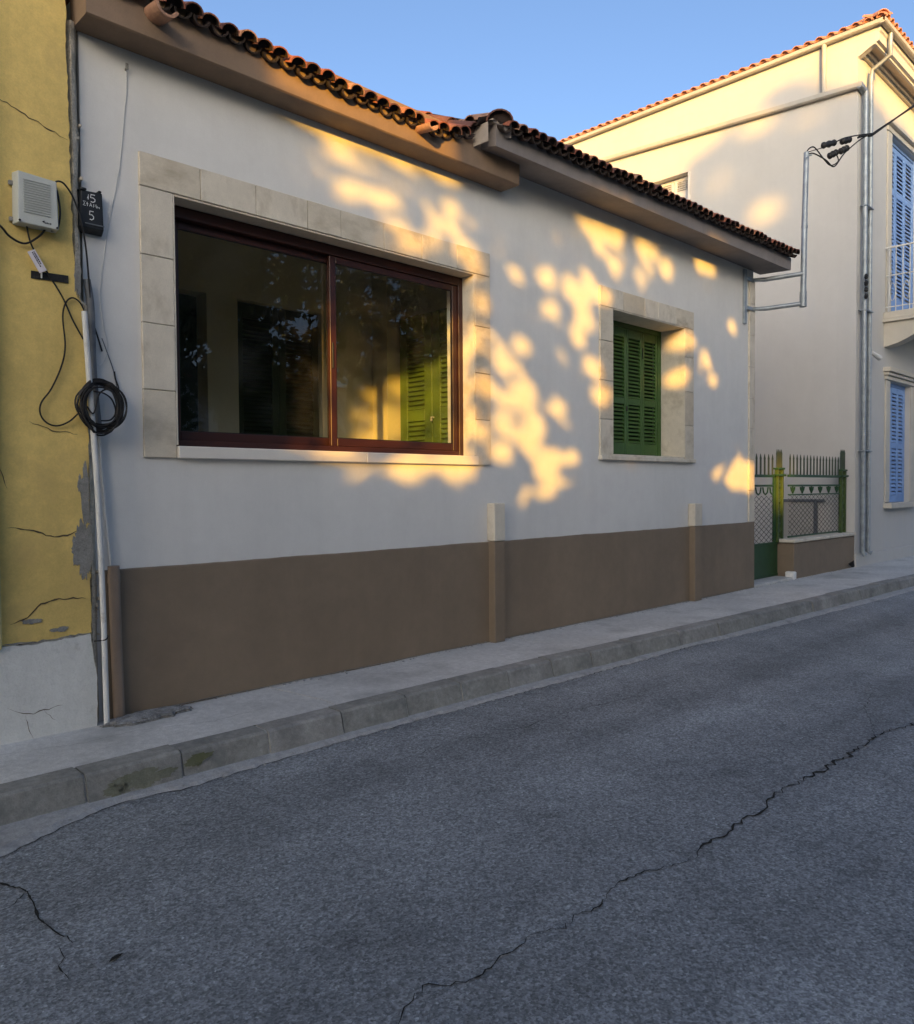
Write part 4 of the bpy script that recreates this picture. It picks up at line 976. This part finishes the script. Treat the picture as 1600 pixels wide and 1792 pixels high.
MB().box(H2X, 24, .0005, 9, 8.801, 9.10).build('parapet', h2wall, h2)
MB().prism([(-.0005, 8.70), (-.0005, 8.995), (-.283, 8.995), (-.283, 8.83), (-.20, 8.80)], 0, H2X-.006, H2X+.12).build('cornice_end', h2wall, h2)
# eave gutters
def gutter(name, path, w_, h_, parent, mat):
    mb = MB(); P = [Vector(p) for p in path]
    for a, b in zip(P, P[1:]):
        d = (b-a).normalized(); s_ = d.cross(Vector((0, 0, 1))).normalized()
        pr = [(-w_/2, h_), (-w_/2, .2*h_), (-w_*.28, 0), (w_*.28, 0), (w_/2, .2*h_), (w_/2, h_), (w_/2-.012, h_), (w_/2-.012, .25*h_), (-w_/2+.012, .25*h_), (-w_/2+.012, h_)]
        m = len(pr); vs = [tuple(q+s_*u+Vector((0, 0, v))) for q in (a, b) for u, v in pr]
        mb.add(vs, [tuple(range(m)), tuple(range(m, 2*m))]+[(i, (i+1) % m, m+(i+1) % m, m+i) for i in range(m)])
    return mb.build(name, mat, parent)
gutter('eave_gutter', [(14.545, 9, 9.085), (14.545, -.42, 9.085)], .10, .075, h2, h2gutter)
gutter('eave_gutter', [(14.50, -.415, 9.08), (24, -.415, 9.08)], .10, .075, h2, h2gutter)
gutter('wall_gutter', [(14.545, 8.5, 8.60), (14.545, -.10, 8.145)], .10, .085, h2, h2gutter)
gutter('wall_gutter', [(14.50, -.06, 8.14), (14.80, -.06, 8.10)], .09, .085, h2, galv)
MB().tube([(14.545, .54, 9.10), (14.545, .54, 8.20)], .042, 12).build('rain_pipe', h2gutter, h2, True)
# street side down pipes
dp = MB().tube([(14.745, -.085, 8.14), (14.74, -.085, .25), (14.76, -.13, .20)], .042, 12); dp.build('down_pipe', galv, h2, True)
MB().tube([(14.96, -.40, 9.09), (14.965, -.40, 8.72), (15.02, -.10, 8.60), (15.02, -.075, 8.45), (15.005, -.085, .25), (15.03, -.14, .22)], .040, 12).build('down_pipe', galv, h2, True)
for z in (2.0, 4.42, 6.2): MB().box(14.69, 15.055, -.135, -.02, z, z+.02, .003).build('pipe_clamp', galv, h2)
mb = MB()
for i in range(8): mb.tube([(14.66, -.14, 4.60+.055*i), (14.66, -.14, 4.64+.055*i)], [.035, .018] if i % 2 else [.018, .035], 8)
o = mb.build('wall_insulator', rubber, smooth=True); tag(o, 'stack of dark insulators on the downpipe of the tall house', 'insulator')
MB().tube([(14.62, -.03, 4.42), (14.70, -.05, 4.40)], .006, 6).build('pipe_bracket', rubber, h2)
lamp = thing('security_camera', 'small white camera on the tall house wall beside the downpipes', 'camera', (15.13, -.02, 3.66))
MB().tube([(15.1, .0, 3.76), (15.1, -.07, 3.76), (15.13, -.10, 3.72)], .022, 8).build('arm', whitemet, lamp, True)
MB().tube([(15.08, -.10, 3.74), (15.30, -.16, 3.66)], [.035, .05], 10).build('body', whitemet, lamp, True)
# salmon roof: eave tiles seen edge-on
vs = [(14.50, -.45, 9.17), (24.2, -.45, 9.17), (24.2, 9.3, 9.17), (14.50, 9.3, 9.17), (18.5, 4.4, 10.9), (20.4, 4.4, 10.9)]
roof2 = MB().add(vs, [(0, 1, 5, 4), (1, 2, 5), (2, 3, 4, 5), (3, 0, 4), (0, 3, 2, 1)]).build('roof', h2tile, h2)
tm2 = tile_mesh('roof_tile', .075, .068, .42, h2tile, th=.016, n=6)
for i in range(48):
    o = bpy.data.objects.new('roof_tile', tm2); col.objects.link(o); o.parent = roof2
    o.matrix_basis = Matrix.Translation((14.47, -.40+.2*i, 9.165+random.uniform(-.004, .004))) @ Matrix.Rotation(R(-90), 4, 'Z') @ Matrix.Rotation(R(23), 4, 'X') @ Matrix.Rotation(random.uniform(-.05, .05), 4, 'Y')
for i in range(46):
    o = bpy.data.objects.new('roof_tile', tm2); col.objects.link(o); o.parent = roof2
    o.matrix_basis = Matrix.Translation((14.60+.2*i, -.48, 9.165)) @ Matrix.Rotation(R(20), 4, 'X')
hc = tile_mesh('hip_tile', .11, .10, .5, h2tile, n=7)
d_ = (Vector((18.5, 4.4, 10.95))-Vector((14.5, -.45, 9.2))); 
for k in range(13):
    p = Vector((14.52, -.43, 9.20))+d_*(k/13.5)
    o = bpy.data.objects.new('hip_tile', hc); col.objects.link(o); o.parent = roof2
    o.matrix_basis = Matrix.Translation(p) @ d_.to_track_quat('Y', 'Z').to_matrix().to_4x4()
# windows of the tall house
MB().box(14.60, 14.66, 3.131, 3.19, 6.2, 7.679, .004).box(14.76, 14.80, 3.14, 4.04, 6.2, 7.4, .003).build('side_window_frame', whitemet, h2)
f_ = MB().box(14.815, 14.83, 3.13, 4.05, 6.2, 7.68).build('side_window', whitemet, h2)
for k in range(2):
    mx = Matrix.Translation((14.77, 3.585+.455*k, 6.22)) @ Matrix.Rotation(R(-90), 4, 'Z')
    shutter_leaf(f_, mx, .45, 1.45, whitemet, panels=((.05, .45), (.5, .95)), st=.06)
sf = MB().box(SW[0]-.22, SW[0], -.03, -.0005, 1.10, 3.36, .004).box(SW[1], SW[1]+.22, -.03, -.0005, 1.10, 3.36, .004).build('window_surround', h2trim, h2)
for k, (z0, z1, yy) in enumerate(((3.37, 3.44, -.05), (3.45, 3.50, -.09), (3.51, 3.59, -.13))):
    MB().box(SW[0]-.25-.03*k, SW[1]+.25+.03*k, yy, -.0005, z0, z1, .006).build('lintel_moulding', h2trim, sf)
MB().box(SW[0]-.24, SW[1]+.24, -.14, .09, .98, 1.08, .008).build('sill', h2trim, sf)
bw = MB().box(SW[0]+.001, SW[0]+.05, .08, .14, 1.081, 3.359, .003).box(SW[1]-.05, SW[1]-.001, .08, .14, 1.081, 3.359, .003).box(SW[0]+.05, SW[1]-.05, .08, .14, 3.30, 3.359, .003).build('shutter_frame', bluesh, h2)
for k in range(3):
    wd = (SW[1]-SW[0]-.1)/3
    shutter_leaf(bw, Matrix.Translation((SW[0]+.05+wd*k, .085, 1.085)), wd-.004, 2.21, bluesh, panels=((.06, .47), (.52, .95)), st=.055, pitch=.07)
su = MB().box(UW[0]-.22, UW[0], -.03, -.0005, 4.60, 7.92, .004).box(UW[1], UW[1]+.22, -.03, -.0005, 4.60, 7.92, .004).build('window_surround', h2trim, h2)
MB().box(UW[0]-.25, UW[1]+.25, -.04, -.0005, 7.93, 8.02, .004).box(UW[0]-.30, UW[1]+.30, -.11, -.0005, 8.025, 8.09, .006).build('lintel_moulding', h2trim, su)
bw = MB().box(UW[0]+.001, UW[0]+.05, .08, .14, 4.601, 7.919, .003).box(UW[1]-.05, UW[1]-.001, .08, .14, 4.601, 7.919, .003).box(UW[0]+.05, UW[1]-.05, .08, .14, 7.86, 7.919, .003).build('shutter_frame', bluesh, h2)
for k in range(3):
    wd = (UW[1]-UW[0]-.1)/3
    shutter_leaf(bw, Matrix.Translation((UW[0]+.05+wd*k, .085, 4.62)), wd-.004, 3.22, bluesh, panels=((.12, .36), (.37, .72), (.75, .97)), st=.07, pitch=.075)
# balcony
BX0, BX1 = 15.98, 18.9
bal = MB().box(BX0, BX1, -1.05, -.0005, 4.46, 4.59, .012).build('balcony_slab', h2trim, h2)
MB().box(BX0-.03, BX1+.03, -1.08, -.0005, 4.405, 4.459, .006).build('slab_moulding', h2trim, bal)
for x in (BX0+.04, BX1-.34):
    cv = [(-.0005, 4.40), (-.95, 4.40), (-.95, 4.33)]+[(-.95+.95*t, 4.33-.36*math.sin(t*math.pi/2)**1.5) for t in (.15, .3, .45, .6, .75, .9)]+[(-.0005, 3.96)]
    MB().prism(cv, 0, x, x+.30).build('bracket', h2trim, bal)
mb = MB()
for z in (5.76, 4.68, 5.25): mb.tube([(BX0+.05, -.02, z), (BX0+.05, -1.0, z), (BX1-.05, -1.0, z), (BX1-.05, -.02, z)], .018 if z > 5.5 else .011, 6)
rail = mb.build('railing', whitemet, bal)
for k in range(9):
    y = -.08-.115*k; MB().tube([(BX0+.05, y, 4.59), (BX0+.05, y, 5.76)], .009, 6).build('baluster', whitemet, rail)
for k in range(20):
    x = BX0+.15+.14*k; MB().tube([(x, -1.0, 4.59), (x, -1.0, 5.76)], .009, 6).build('baluster', whitemet, rail)
mb = MB()
for k in range(4):
    y = -.14-.23*k; mb.tube([(BX0+.05, y+.05*math.cos(t), 4.95+.16*math.sin(t)) for t in [2*math.pi*i/14 for i in range(14)]], .007, 5, closed=True)
mb.build('railing_scrolls', whitemet, rail)

# ================================================================== SMALL STREET DETAIL
pts = blob(2.07, -.14, .22, .10, 30, 4.2, .2)
n = len(pts)
mb = MB(); mb.add([(x, y, .018+.006*noise.noise((x*20, y*20, 0))) for x, y in pts]+[(2.07+(x-2.07)*1.1, -.14+(y+.14)*1.12, -.006) for x, y in pts]+[(2.03, -.12, .03)],
    [(i, (i+1) % n, 2*n) for i in range(n)]+[(n+i, n+(i+1) % n, (i+1) % n, i) for i in range(n)])
o = mb.build('cement_patch', pm('rough patch cement', (0.30, 0.30, 0.29), 0.95, 0.3, 12, 1.0, 40, 0.2, 120, bdist=.02, mid=.3, mscale=30, stain=(0.16, 0.155, 0.145), stain_scale=16, stain_at=0.52)); tag(o, 'rough cement patch on the pavement at the pipe foot', 'patch')
ring = [Vector((2.07+(x-2.07)*1.12, -.14+(y+.14)*1.14, .008)) for x, y in pts]
MB().ribbon(ring+ring[:1], [.004+.010*random.random() for _ in range(n+1)], (0, 0, 1)).build('crack', crackm, pav)
P = jag([(2.25, -.10, .006), (2.45, -.04, .006), (2.62, -.03, .006), (2.75, .0, .006)], .025, .010)
MB().ribbon(P, [.004+.008*random.random() for _ in P], (0, 0, 1)).build('crack', crackm, pav)
MB().ribbon([Vector((p.x-.05, p.y-.12, .021)) for p in jag([(1.98, -.02, 0), (2.06, -.08, 0), (2.08, -.14, 0)], .02, .01)], .007, (0, 0, 1)).build('crack', crackm, pav)
random.seed(11)
def tuft(x, y, n, h, label):
    mb = MB()
    for k in range(n):
        a = random.uniform(0, 6.28); l = h*random.uniform(.5, 1); q = Vector((math.cos(a), -abs(math.sin(a)), 0))*l*.6
        b0 = Vector((x, y, .0)); mb.ribbon([b0, b0+q*.4+Vector((0, 0, l*.6)), b0+q+Vector((0, 0, l))], [.004, .006, .001], (q.y, -q.x, .01) if q.length else (1, 0, 0))
    o = mb.build('weed', weedm); tag(o, label, 'weed')
tuft(2.62, -.03, 9, .07, 'tiny dry weed in the pavement crack by the plinth')
tuft(2.77, -.03, 12, .03, 'flat dead weed tuft against the plinth foot')
tuft(5.39, -.11, 8, .025, 'small weed at the foot of the middle pilaster')
tuft(9.03, -.11, 8, .025, 'small weed at the foot of the far pilaster')
mb = MB()
for k in range(900):                       # grit and dry leaf bits gathered at edges
    u = random.random()
    if u < .45:
        x = random.uniform(.3, 12); y = kerb_y(x)-.06-abs(random.gauss(0, .06)); z = RZ+.012
    elif u < .75: x = random.uniform(1.9, 14); y = -.03-abs(random.gauss(0, .035)); z = .001
    else: continue
    s_ = random.uniform(.0025, .008)*(1.5 if u > .75 else 1); mb.box(x-s_, x+s_*.7, y-s_*.6, y+s_, z-.001, z+s_*.7)
o = mb.build('grit', gutterm, kind='stuff'); o['label'] = 'grit and crumbs along the kerb and wall foot'; o['category'] = 'grit'
mb = MB()
for x, y, a in ((1.02, -2.33, .35),):
    o = MB(Matrix.Translation((x, y, road_z(x, y)+.004)) @ Matrix.Rotation(a, 4, 'Z')).add([(-.028, 0, 0), (-.008, .009, .006), (.018, .008, .004), (.032, 0, .002), (.014, -.008, .003), (-.010, -.007, .005)], [(0, 1, 2, 3, 4, 5)]).build('fallen_leaf', rcrack)
    tag(o, 'small dark dry leaf lying on the near asphalt', 'leaf')

# ================================================================== ACROSS THE STREET (casts the shade, seen in the panes)
POLYS = [[(3.5, 4.16), (5.05, 4.12), (4.95, 3.97), (4.72, 3.90), (4.62, 3.78), (4.2, 3.74), (3.85, 3.76), (3.62, 3.86)], [(3.8, 3.85), (4.07, 3.91), (4.31, 3.93), (4.54, 3.9), (4.54, 3.82), (4.3, 3.78), (4.1, 3.78), (3.87, 3.78)], [(4.99, 2.68), (5.03, 2.86), (5.22, 2.87), (5.31, 2.72), (5.48, 2.52), (5.72, 2.57), (5.91, 2.36), (6.09, 2.18), (6.14, 1.92), (5.95, 1.78), (5.8, 1.89), (5.66, 2.04), (5.5, 2.1), (5.31, 2.09), (5.22, 2.17), (5.18, 1.73), (4.98, 1.68)], [(5.1, 2.95), (5.45, 2.85), (5.75, 2.62), (6.05, 2.35), (6.2, 2.0), (6.1, 1.75), (5.7, 1.85), (5.35, 2.0), (5.1, 2.1)], [(5.82, 1.86), (6.08, 1.84), (6.23, 1.71), (6.44, 1.51), (6.5, 1.32), (6.16, 1.27), (5.74, 1.35), (5.69, 1.4), (5.99, 1.44), (5.96, 1.62)], [(6.62, 4.21), (7.58, 4.25), (7.58, 4.0), (7.47, 3.68), (7.3, 3.64), (7.09, 3.83), (6.88, 3.98)], [(7.77, 4.23), (8.27, 4.19), (8.17, 3.93), (7.93, 3.61), (7.74, 3.71)], [(9.38, 1.58), (9.77, 1.7), (10.12, 1.8), (10.22, 2.01), (10.39, 1.8), (10.77, 1.72), (10.77, 1.32), (10.14, 1.34), (9.67, 1.43)],
 [(3.25, 4.08), (5.0, 4.08), (4.95, 4.75), (2.55, 4.75), (2.6, 4.35), (3.2, 4.3)],
 [(3.7, 1.45), (5.2, 1.45), (5.25, 2.75), (4.9, 3.0), (3.7, 3.0)], [(3.05, 1.7), (3.7, 1.6), (3.7, 2.95), (3.15, 2.95)],
 [(11.35, .9), (12.35, .9), (12.35, 2.0), (11.35, 2.0)]]
ELLS = [(3.78, 3.72, 0.08, 0.05), (3.95, 3.72, 0.09, 0.05), (4.1, 3.71, 0.08, 0.05), (4.25, 3.73, 0.08, 0.05), (4.4, 3.79, 0.07, 0.06), (4.59, 3.74, 0.06, 0.05), (4.75, 3.65, 0.1, 0.06), (4.89, 3.79, 0.09, 0.08), (4.96, 3.64, 0.09, 0.06), (4.3, 3.52, 0.08, 0.05), (4.49, 3.42, 0.09, 0.05), (4.66, 3.53, 0.07, 0.05), (5.06, 3.49, 0.11, 0.07), (5.17, 3.34, 0.08, 0.07), (5.28, 3.08, 0.07, 0.08), (5.73, 3.41, 0.09, 0.07), (6.19, 3.47, 0.13, 0.09), (6.26, 3.18, 0.09, 0.07), (6.59, 3.43, 0.09, 0.13), (6.8, 3.32, 0.13, 0.17), (6.83, 3.11, 0.15, 0.07), (6.71, 2.96, 0.1, 0.11), (6.96, 2.69, 0.13, 0.11), (7.1, 2.4, 0.13, 0.09), (7.14, 3.44, 0.14, 0.1), (6.88, 3.57, 0.09, 0.09), (5.81, 2.76, 0.09, 0.08), (8.4, 3.97, 0.13, 0.11), (9.36, 4.16, 0.26, 0.09), (8.87, 3.19, 0.22, 0.1), (8.73, 2.76, 0.18, 0.1), (9.36, 2.97, 0.12, 0.16), (9.57, 2.77, 0.1, 0.08), (10.05, 3.53, 0.09, 0.09), (5.52, 1.75, 0.12, 0.1), (6.25, 1.68, 0.14, 0.12), (5.54, 1.98, 0.09, 0.07), (5.27, 1.89, 0.08, 0.07), (6.58, 1.72, 0.09, 0.06), (6.35, 2.21, 0.1, 0.07), (1.95, 3.66, .04, .012)]
SIDE = [(3.18, 7.75), (2.89, 7.91), (2.62, 8.0), (2.21, 8.21), (2.16, 8.41), (1.72, 8.42), (1.63, 8.49), (1.55, 8.61), (1.27, 8.67), (1.0, 8.65), (0.73, 8.45), (0.6, 8.34), (0.01, 8.22), (-0.16, -0.17), (3.36, -0.43), (3.17, 5.42)]
SELL = [(1.8, 8.18, 0.28, 0.17), (1.6, 6.52, 0.23, 0.19), (2.55, 7.26, 0.13, 0.18), (0.78, 8.0, 0.3, 0.07), (0.18, 8.16, 0.2, 0.06), (2.05, 7.09, 0.1, 0.1)]
random.seed(17)
for n_, x0, x1, z0, z1 in ((26, 3.7, 5.25, 3.35, 3.85), (34, 5.15, 6.75, 1.25, 3.0), (16, 6.1, 7.7, 2.3, 4.1), (9, 8.3, 10.5, 2.3, 4.0), (4, 5.3, 6.2, 3.0, 4.0)):
    for _ in range(n_):                    # small chance gaps between the leaves
        r_ = random.uniform(.012, .038); ELLS.append((random.uniform(x0, x1), random.uniform(z0, z1), r_*random.uniform(.9, 1.5), r_))
def inpoly(x, y, P):
    c = False; j = len(P)-1
    for i in range(len(P)):
        if (P[i][1] > y) != (P[j][1] > y) and x < (P[j][0]-P[i][0])*(y-P[i][1])/(P[j][1]-P[i][1])+P[i][0]: c = not c
        j = i
    return c
BOUGH = [((3.92, 3.98), (4.40, 3.95)), ((4.40, 3.95), (4.80, 3.80)), ((3.70, 3.84), (4.05, 3.83)), ((4.05, 3.83), (4.55, 3.79)), ((4.55, 4.02), (4.85, 3.93)), ((5.30, 2.55), (5.55, 2.35)), ((5.15, 2.28), (5.35, 2.05))]
def gap(p, small=False):
    """does sunlight pass the crowns at this point? gaps in the foliage, described by where their light lands"""
    t = -p.y; X = p.x+SUN.x*t; Z = p.z+SUN.z*t
    if X < 14.6:
        if Z < 4.75:
            for (a, b), (c, d) in BOUGH:
                t_ = max(0, min(1, ((X-a)*(c-a)+(Z-b)*(d-b))/((c-a)**2+(d-b)**2)))
                if math.hypot(X-a-(c-a)*t_, Z-b-(d-b)*t_) < .035: return False
            if not small and Z > 3.62 and 2.7 < X < 3.9 and U(0, 1) < (X-2.7)/1.1: return True
            if not small and 3.4 < X < 8.6 and 1.25 < Z < 4.25 and U(0, 1) < .5*min(1, max(0, .5+1.6*noise.noise((X*1.3, Z*1.3, 3)))): return True
            n = Vector((X*6, Z*6, 1.5)); X += .05*noise.noise(n); Z += .05*noise.noise(n+Vector((9, 4, 2)))
            hit = (not small and any(inpoly(X, Z, P) for P in POLYS)) or any(((X-a)/rx)**2+((Z-b)/rz)**2 < 1 for a, b, rx, rz in ELLS)
            return hit and (small or X > 9 or Z > 4.04 or noise.noise((X*8.5, Z*8.5, 7)) < (.34 if Z < 3 or Z > 3.75 else .22))
        y2 = (14.6-X)/SUN.x; z2 = Z+SUN.z*y2
        n = Vector((y2*2.5, z2*2.5, 1.5)); y2 += .10*noise.noise(n); z2 += .10*noise.noise(n+Vector((9, 4, 2)))
        if any(((y2-a)/rx)**2+((z2-b)/rz)**2 < 1.15 for a, b, rx, rz in SELL): return True
        return not small and not inpoly(y2, z2, SIDE) and (X > 5.5 or X < 5)
    return not small and Z > 8.15+.25*noise.noise((X*2, Z*2, 0))
U = random.uniform
random.seed(3)
lp = [(-.5, 0, 0), (0, -.24, .04), (.5, 0, 0), (0, .24, .04)]
# (x, y, trunk top, label); the last two stand far back in the park
trees = [(-8.3, -9.3, 3.4, 'leftmost of the near street trees across the road'), (-6.6, -8.9, 3.3, 'second near street tree from the left across the road'),
         (-2.2, -9.5, 3.3, 'third near street tree from the left across the road'), (-.6, -9.0, 3.5, 'fourth near street tree from the left across the road'),
         (5.6, -10.6, 2.6, 'low bushy street tree reflected beside the mullion'), (7.9, -9.0, 3.6, 'street tree across the road whose trunk shows in the large pane'), (11.4, -9.8, 3.0, 'street tree to the right of the reflected trunk'),
         (15.4, -9.6, 3.0, 'rightmost of the street trees across the road'),
         (-15.6, -26.0, 8.5, 'tall park tree far behind, left one'), (-12.4, -26.5, 8.0, 'tall park tree far behind, right one')]
leaves = [[] for _ in trees]
def leafmx(p, s0, s1):
    return Matrix.Translation(p) @ Matrix.Rotation(U(0, 6.28), 4, 'Z') @ Matrix.Rotation(U(-1.3, 1.3), 4, 'X') @ Matrix.Rotation(U(0, 6.28), 4, 'Y') @ Matrix.Scale(U(s0, s1), 4)
def put(p, ks, s0=.11, s1=.19):
    m = leafmx(p, s0, s1)
    if gap(p) or any(gap(m @ Vector(q), True) for q in lp): return
    k = min(ks, key=lambda i: abs(trees[i][0]-p.x)); leaves[k].append(m)
def back(X, Z, y): return Vector((X+SUN.x*y, y, Z+SUN.z*y))       # back along the sun line to depth y (y < 0)
def fill(n, fx, fz, y0=-10.6, y1=-7.9, ks=(0, 1, 2, 3), **kw):
    for _ in range(n): put(back(fx(), fz(), U(y0, y1)), ks, **kw)
fill(78000, lambda: U(.7, 11.0), lambda: U(1.0, 4.75))
fill(9000, lambda: U(5.2, 11.4), lambda: U(4.75, 5.3))
fill(9000, lambda: U(-3.2, .7), lambda: U(1.0, 5.2), s0=.2, s1=.3)
fill(6000, lambda: U(.7, 2.3), lambda: U(4.3, 5.3))
for _ in range(15000):                                          # far crowns that shade the tall house
    y2, z2 = U(-.2, 3.4), U(1.0, 8.7)
    if inpoly(y2, z2, SIDE): put(Vector((14.6, y2, z2))+SUN*(U(-28, -24)-y2), (8, 9), .3, .5)
fill(12000, lambda: U(14.6, 19), lambda: U(1.0, 8.2), -28, -24, (8, 9), s0=.3, s1=.5)
fill(4000, lambda: U(10.9, 14.6), lambda: U(1.0, 4.4), -28, -24, (8, 9), s0=.3, s1=.5)
for k in (4, 5, 6, 7):                                          # rounded crowns seen in the panes
    tx, ty, tz = trees[k][:3]
    for _ in range(17):
        c = Vector((tx+U(-2.5, 2.5), ty+U(-1.3, 1.3), tz+U(-.6, 4.4))); r_ = U(.7, 1.3)
        for _ in range(750):
            d = Vector((random.gauss(0, 1), random.gauss(0, 1), random.gauss(0, 1))).normalized()*r_*U(.35, 1)**.5
            leaves[k].append(leafmx(c+d, .16, .26))
for k, (tx, ty, tz, lab) in enumerate(trees):
    t = thing('street_tree' if k < 8 else 'park_tree', lab, 'tree', (tx, ty, 0), 'trees across the street')
    lean = U(-.2, .2); g = 1.0 if k < 8 else 2.2
    MB().tube([(tx, ty, -.1), (tx+lean*.2, ty, .5), (tx+lean*.5, ty, tz*.5), (tx+lean, ty, tz), (tx+lean*1.3, ty, tz+1.4*g)], [.24*g, .17*g, .15*g, .12*g, .05*g], 10).build('trunk', bark, t, True)
    for j in range(6):
        a = U(0, 6.28); b0 = Vector((tx+lean*.8, ty, tz-U(.0, .8)*g)); b1 = b0+Vector((math.cos(a)*U(.9, 1.7), math.sin(a)*U(.5, 1.2), U(.6, 1.6)))*g
        MB().tube([b0, b0.lerp(b1, .5)+Vector((0, 0, .15)), b1], [.06*g, .04*g, .012*g], 6).build('limb', bark, t, True)
    vs = []; fs = []
    for p in leaves[k]:
        o_ = len(vs); vs += [tuple(p @ Vector(q)) for q in lp]; fs.append((o_, o_+1, o_+2, o_+3))
    me = bpy.data.meshes.new('crown'); me.from_pydata(vs, [], fs); me.materials.append(leaf)
    link('crown', me, t)
# houses behind the trees
hn = [('pale rendered house behind the street trees, left of the row', -48, -33.8, 10.0, (0.5, .46, .4)), ('cream house behind the street trees, middle of the row', -33.0, -6, 6.8, (.55, .5, .4)), ('white house behind the street trees, right of the row', -5.5, 34, 6.4, (.6, .58, .55))]
for lab, x0, x1, h, c in hn:
    t = thing('opposite_house', lab, 'house', ((x0+x1)/2, -26, 0), 'houses across the street')
    holes = [(x0+1.5+3.2*i, x0+2.7+3.2*i, 1.0, 2.6) for i in range(int((x1-x0-2)/3.2))]
    wall_mesh(MB(), x0, x1, -.2, h-.6, -24.3, -24.0, holes).build('wall', pm('opposite render '+lab[:5], c, .9, .06, .8), t)
    MB().box(x0, x1, -30, -24.3, -.2, h-.6).build('house_body', pm('opposite render '+lab[:5], c), t)
    MB().prism([(-30.4, h-.6), (-23.7, h-.6), (-23.7, h-.45), (-27, h), (-30.4, h-.45)], 0, x0-.3, x1+.3).build('roof', tile_m[0], t)
    for i, hh in enumerate(holes):
        MB().box(hh[0], hh[1], -24.2, -24.15, hh[2], hh[3]).build('shutter', green, t)
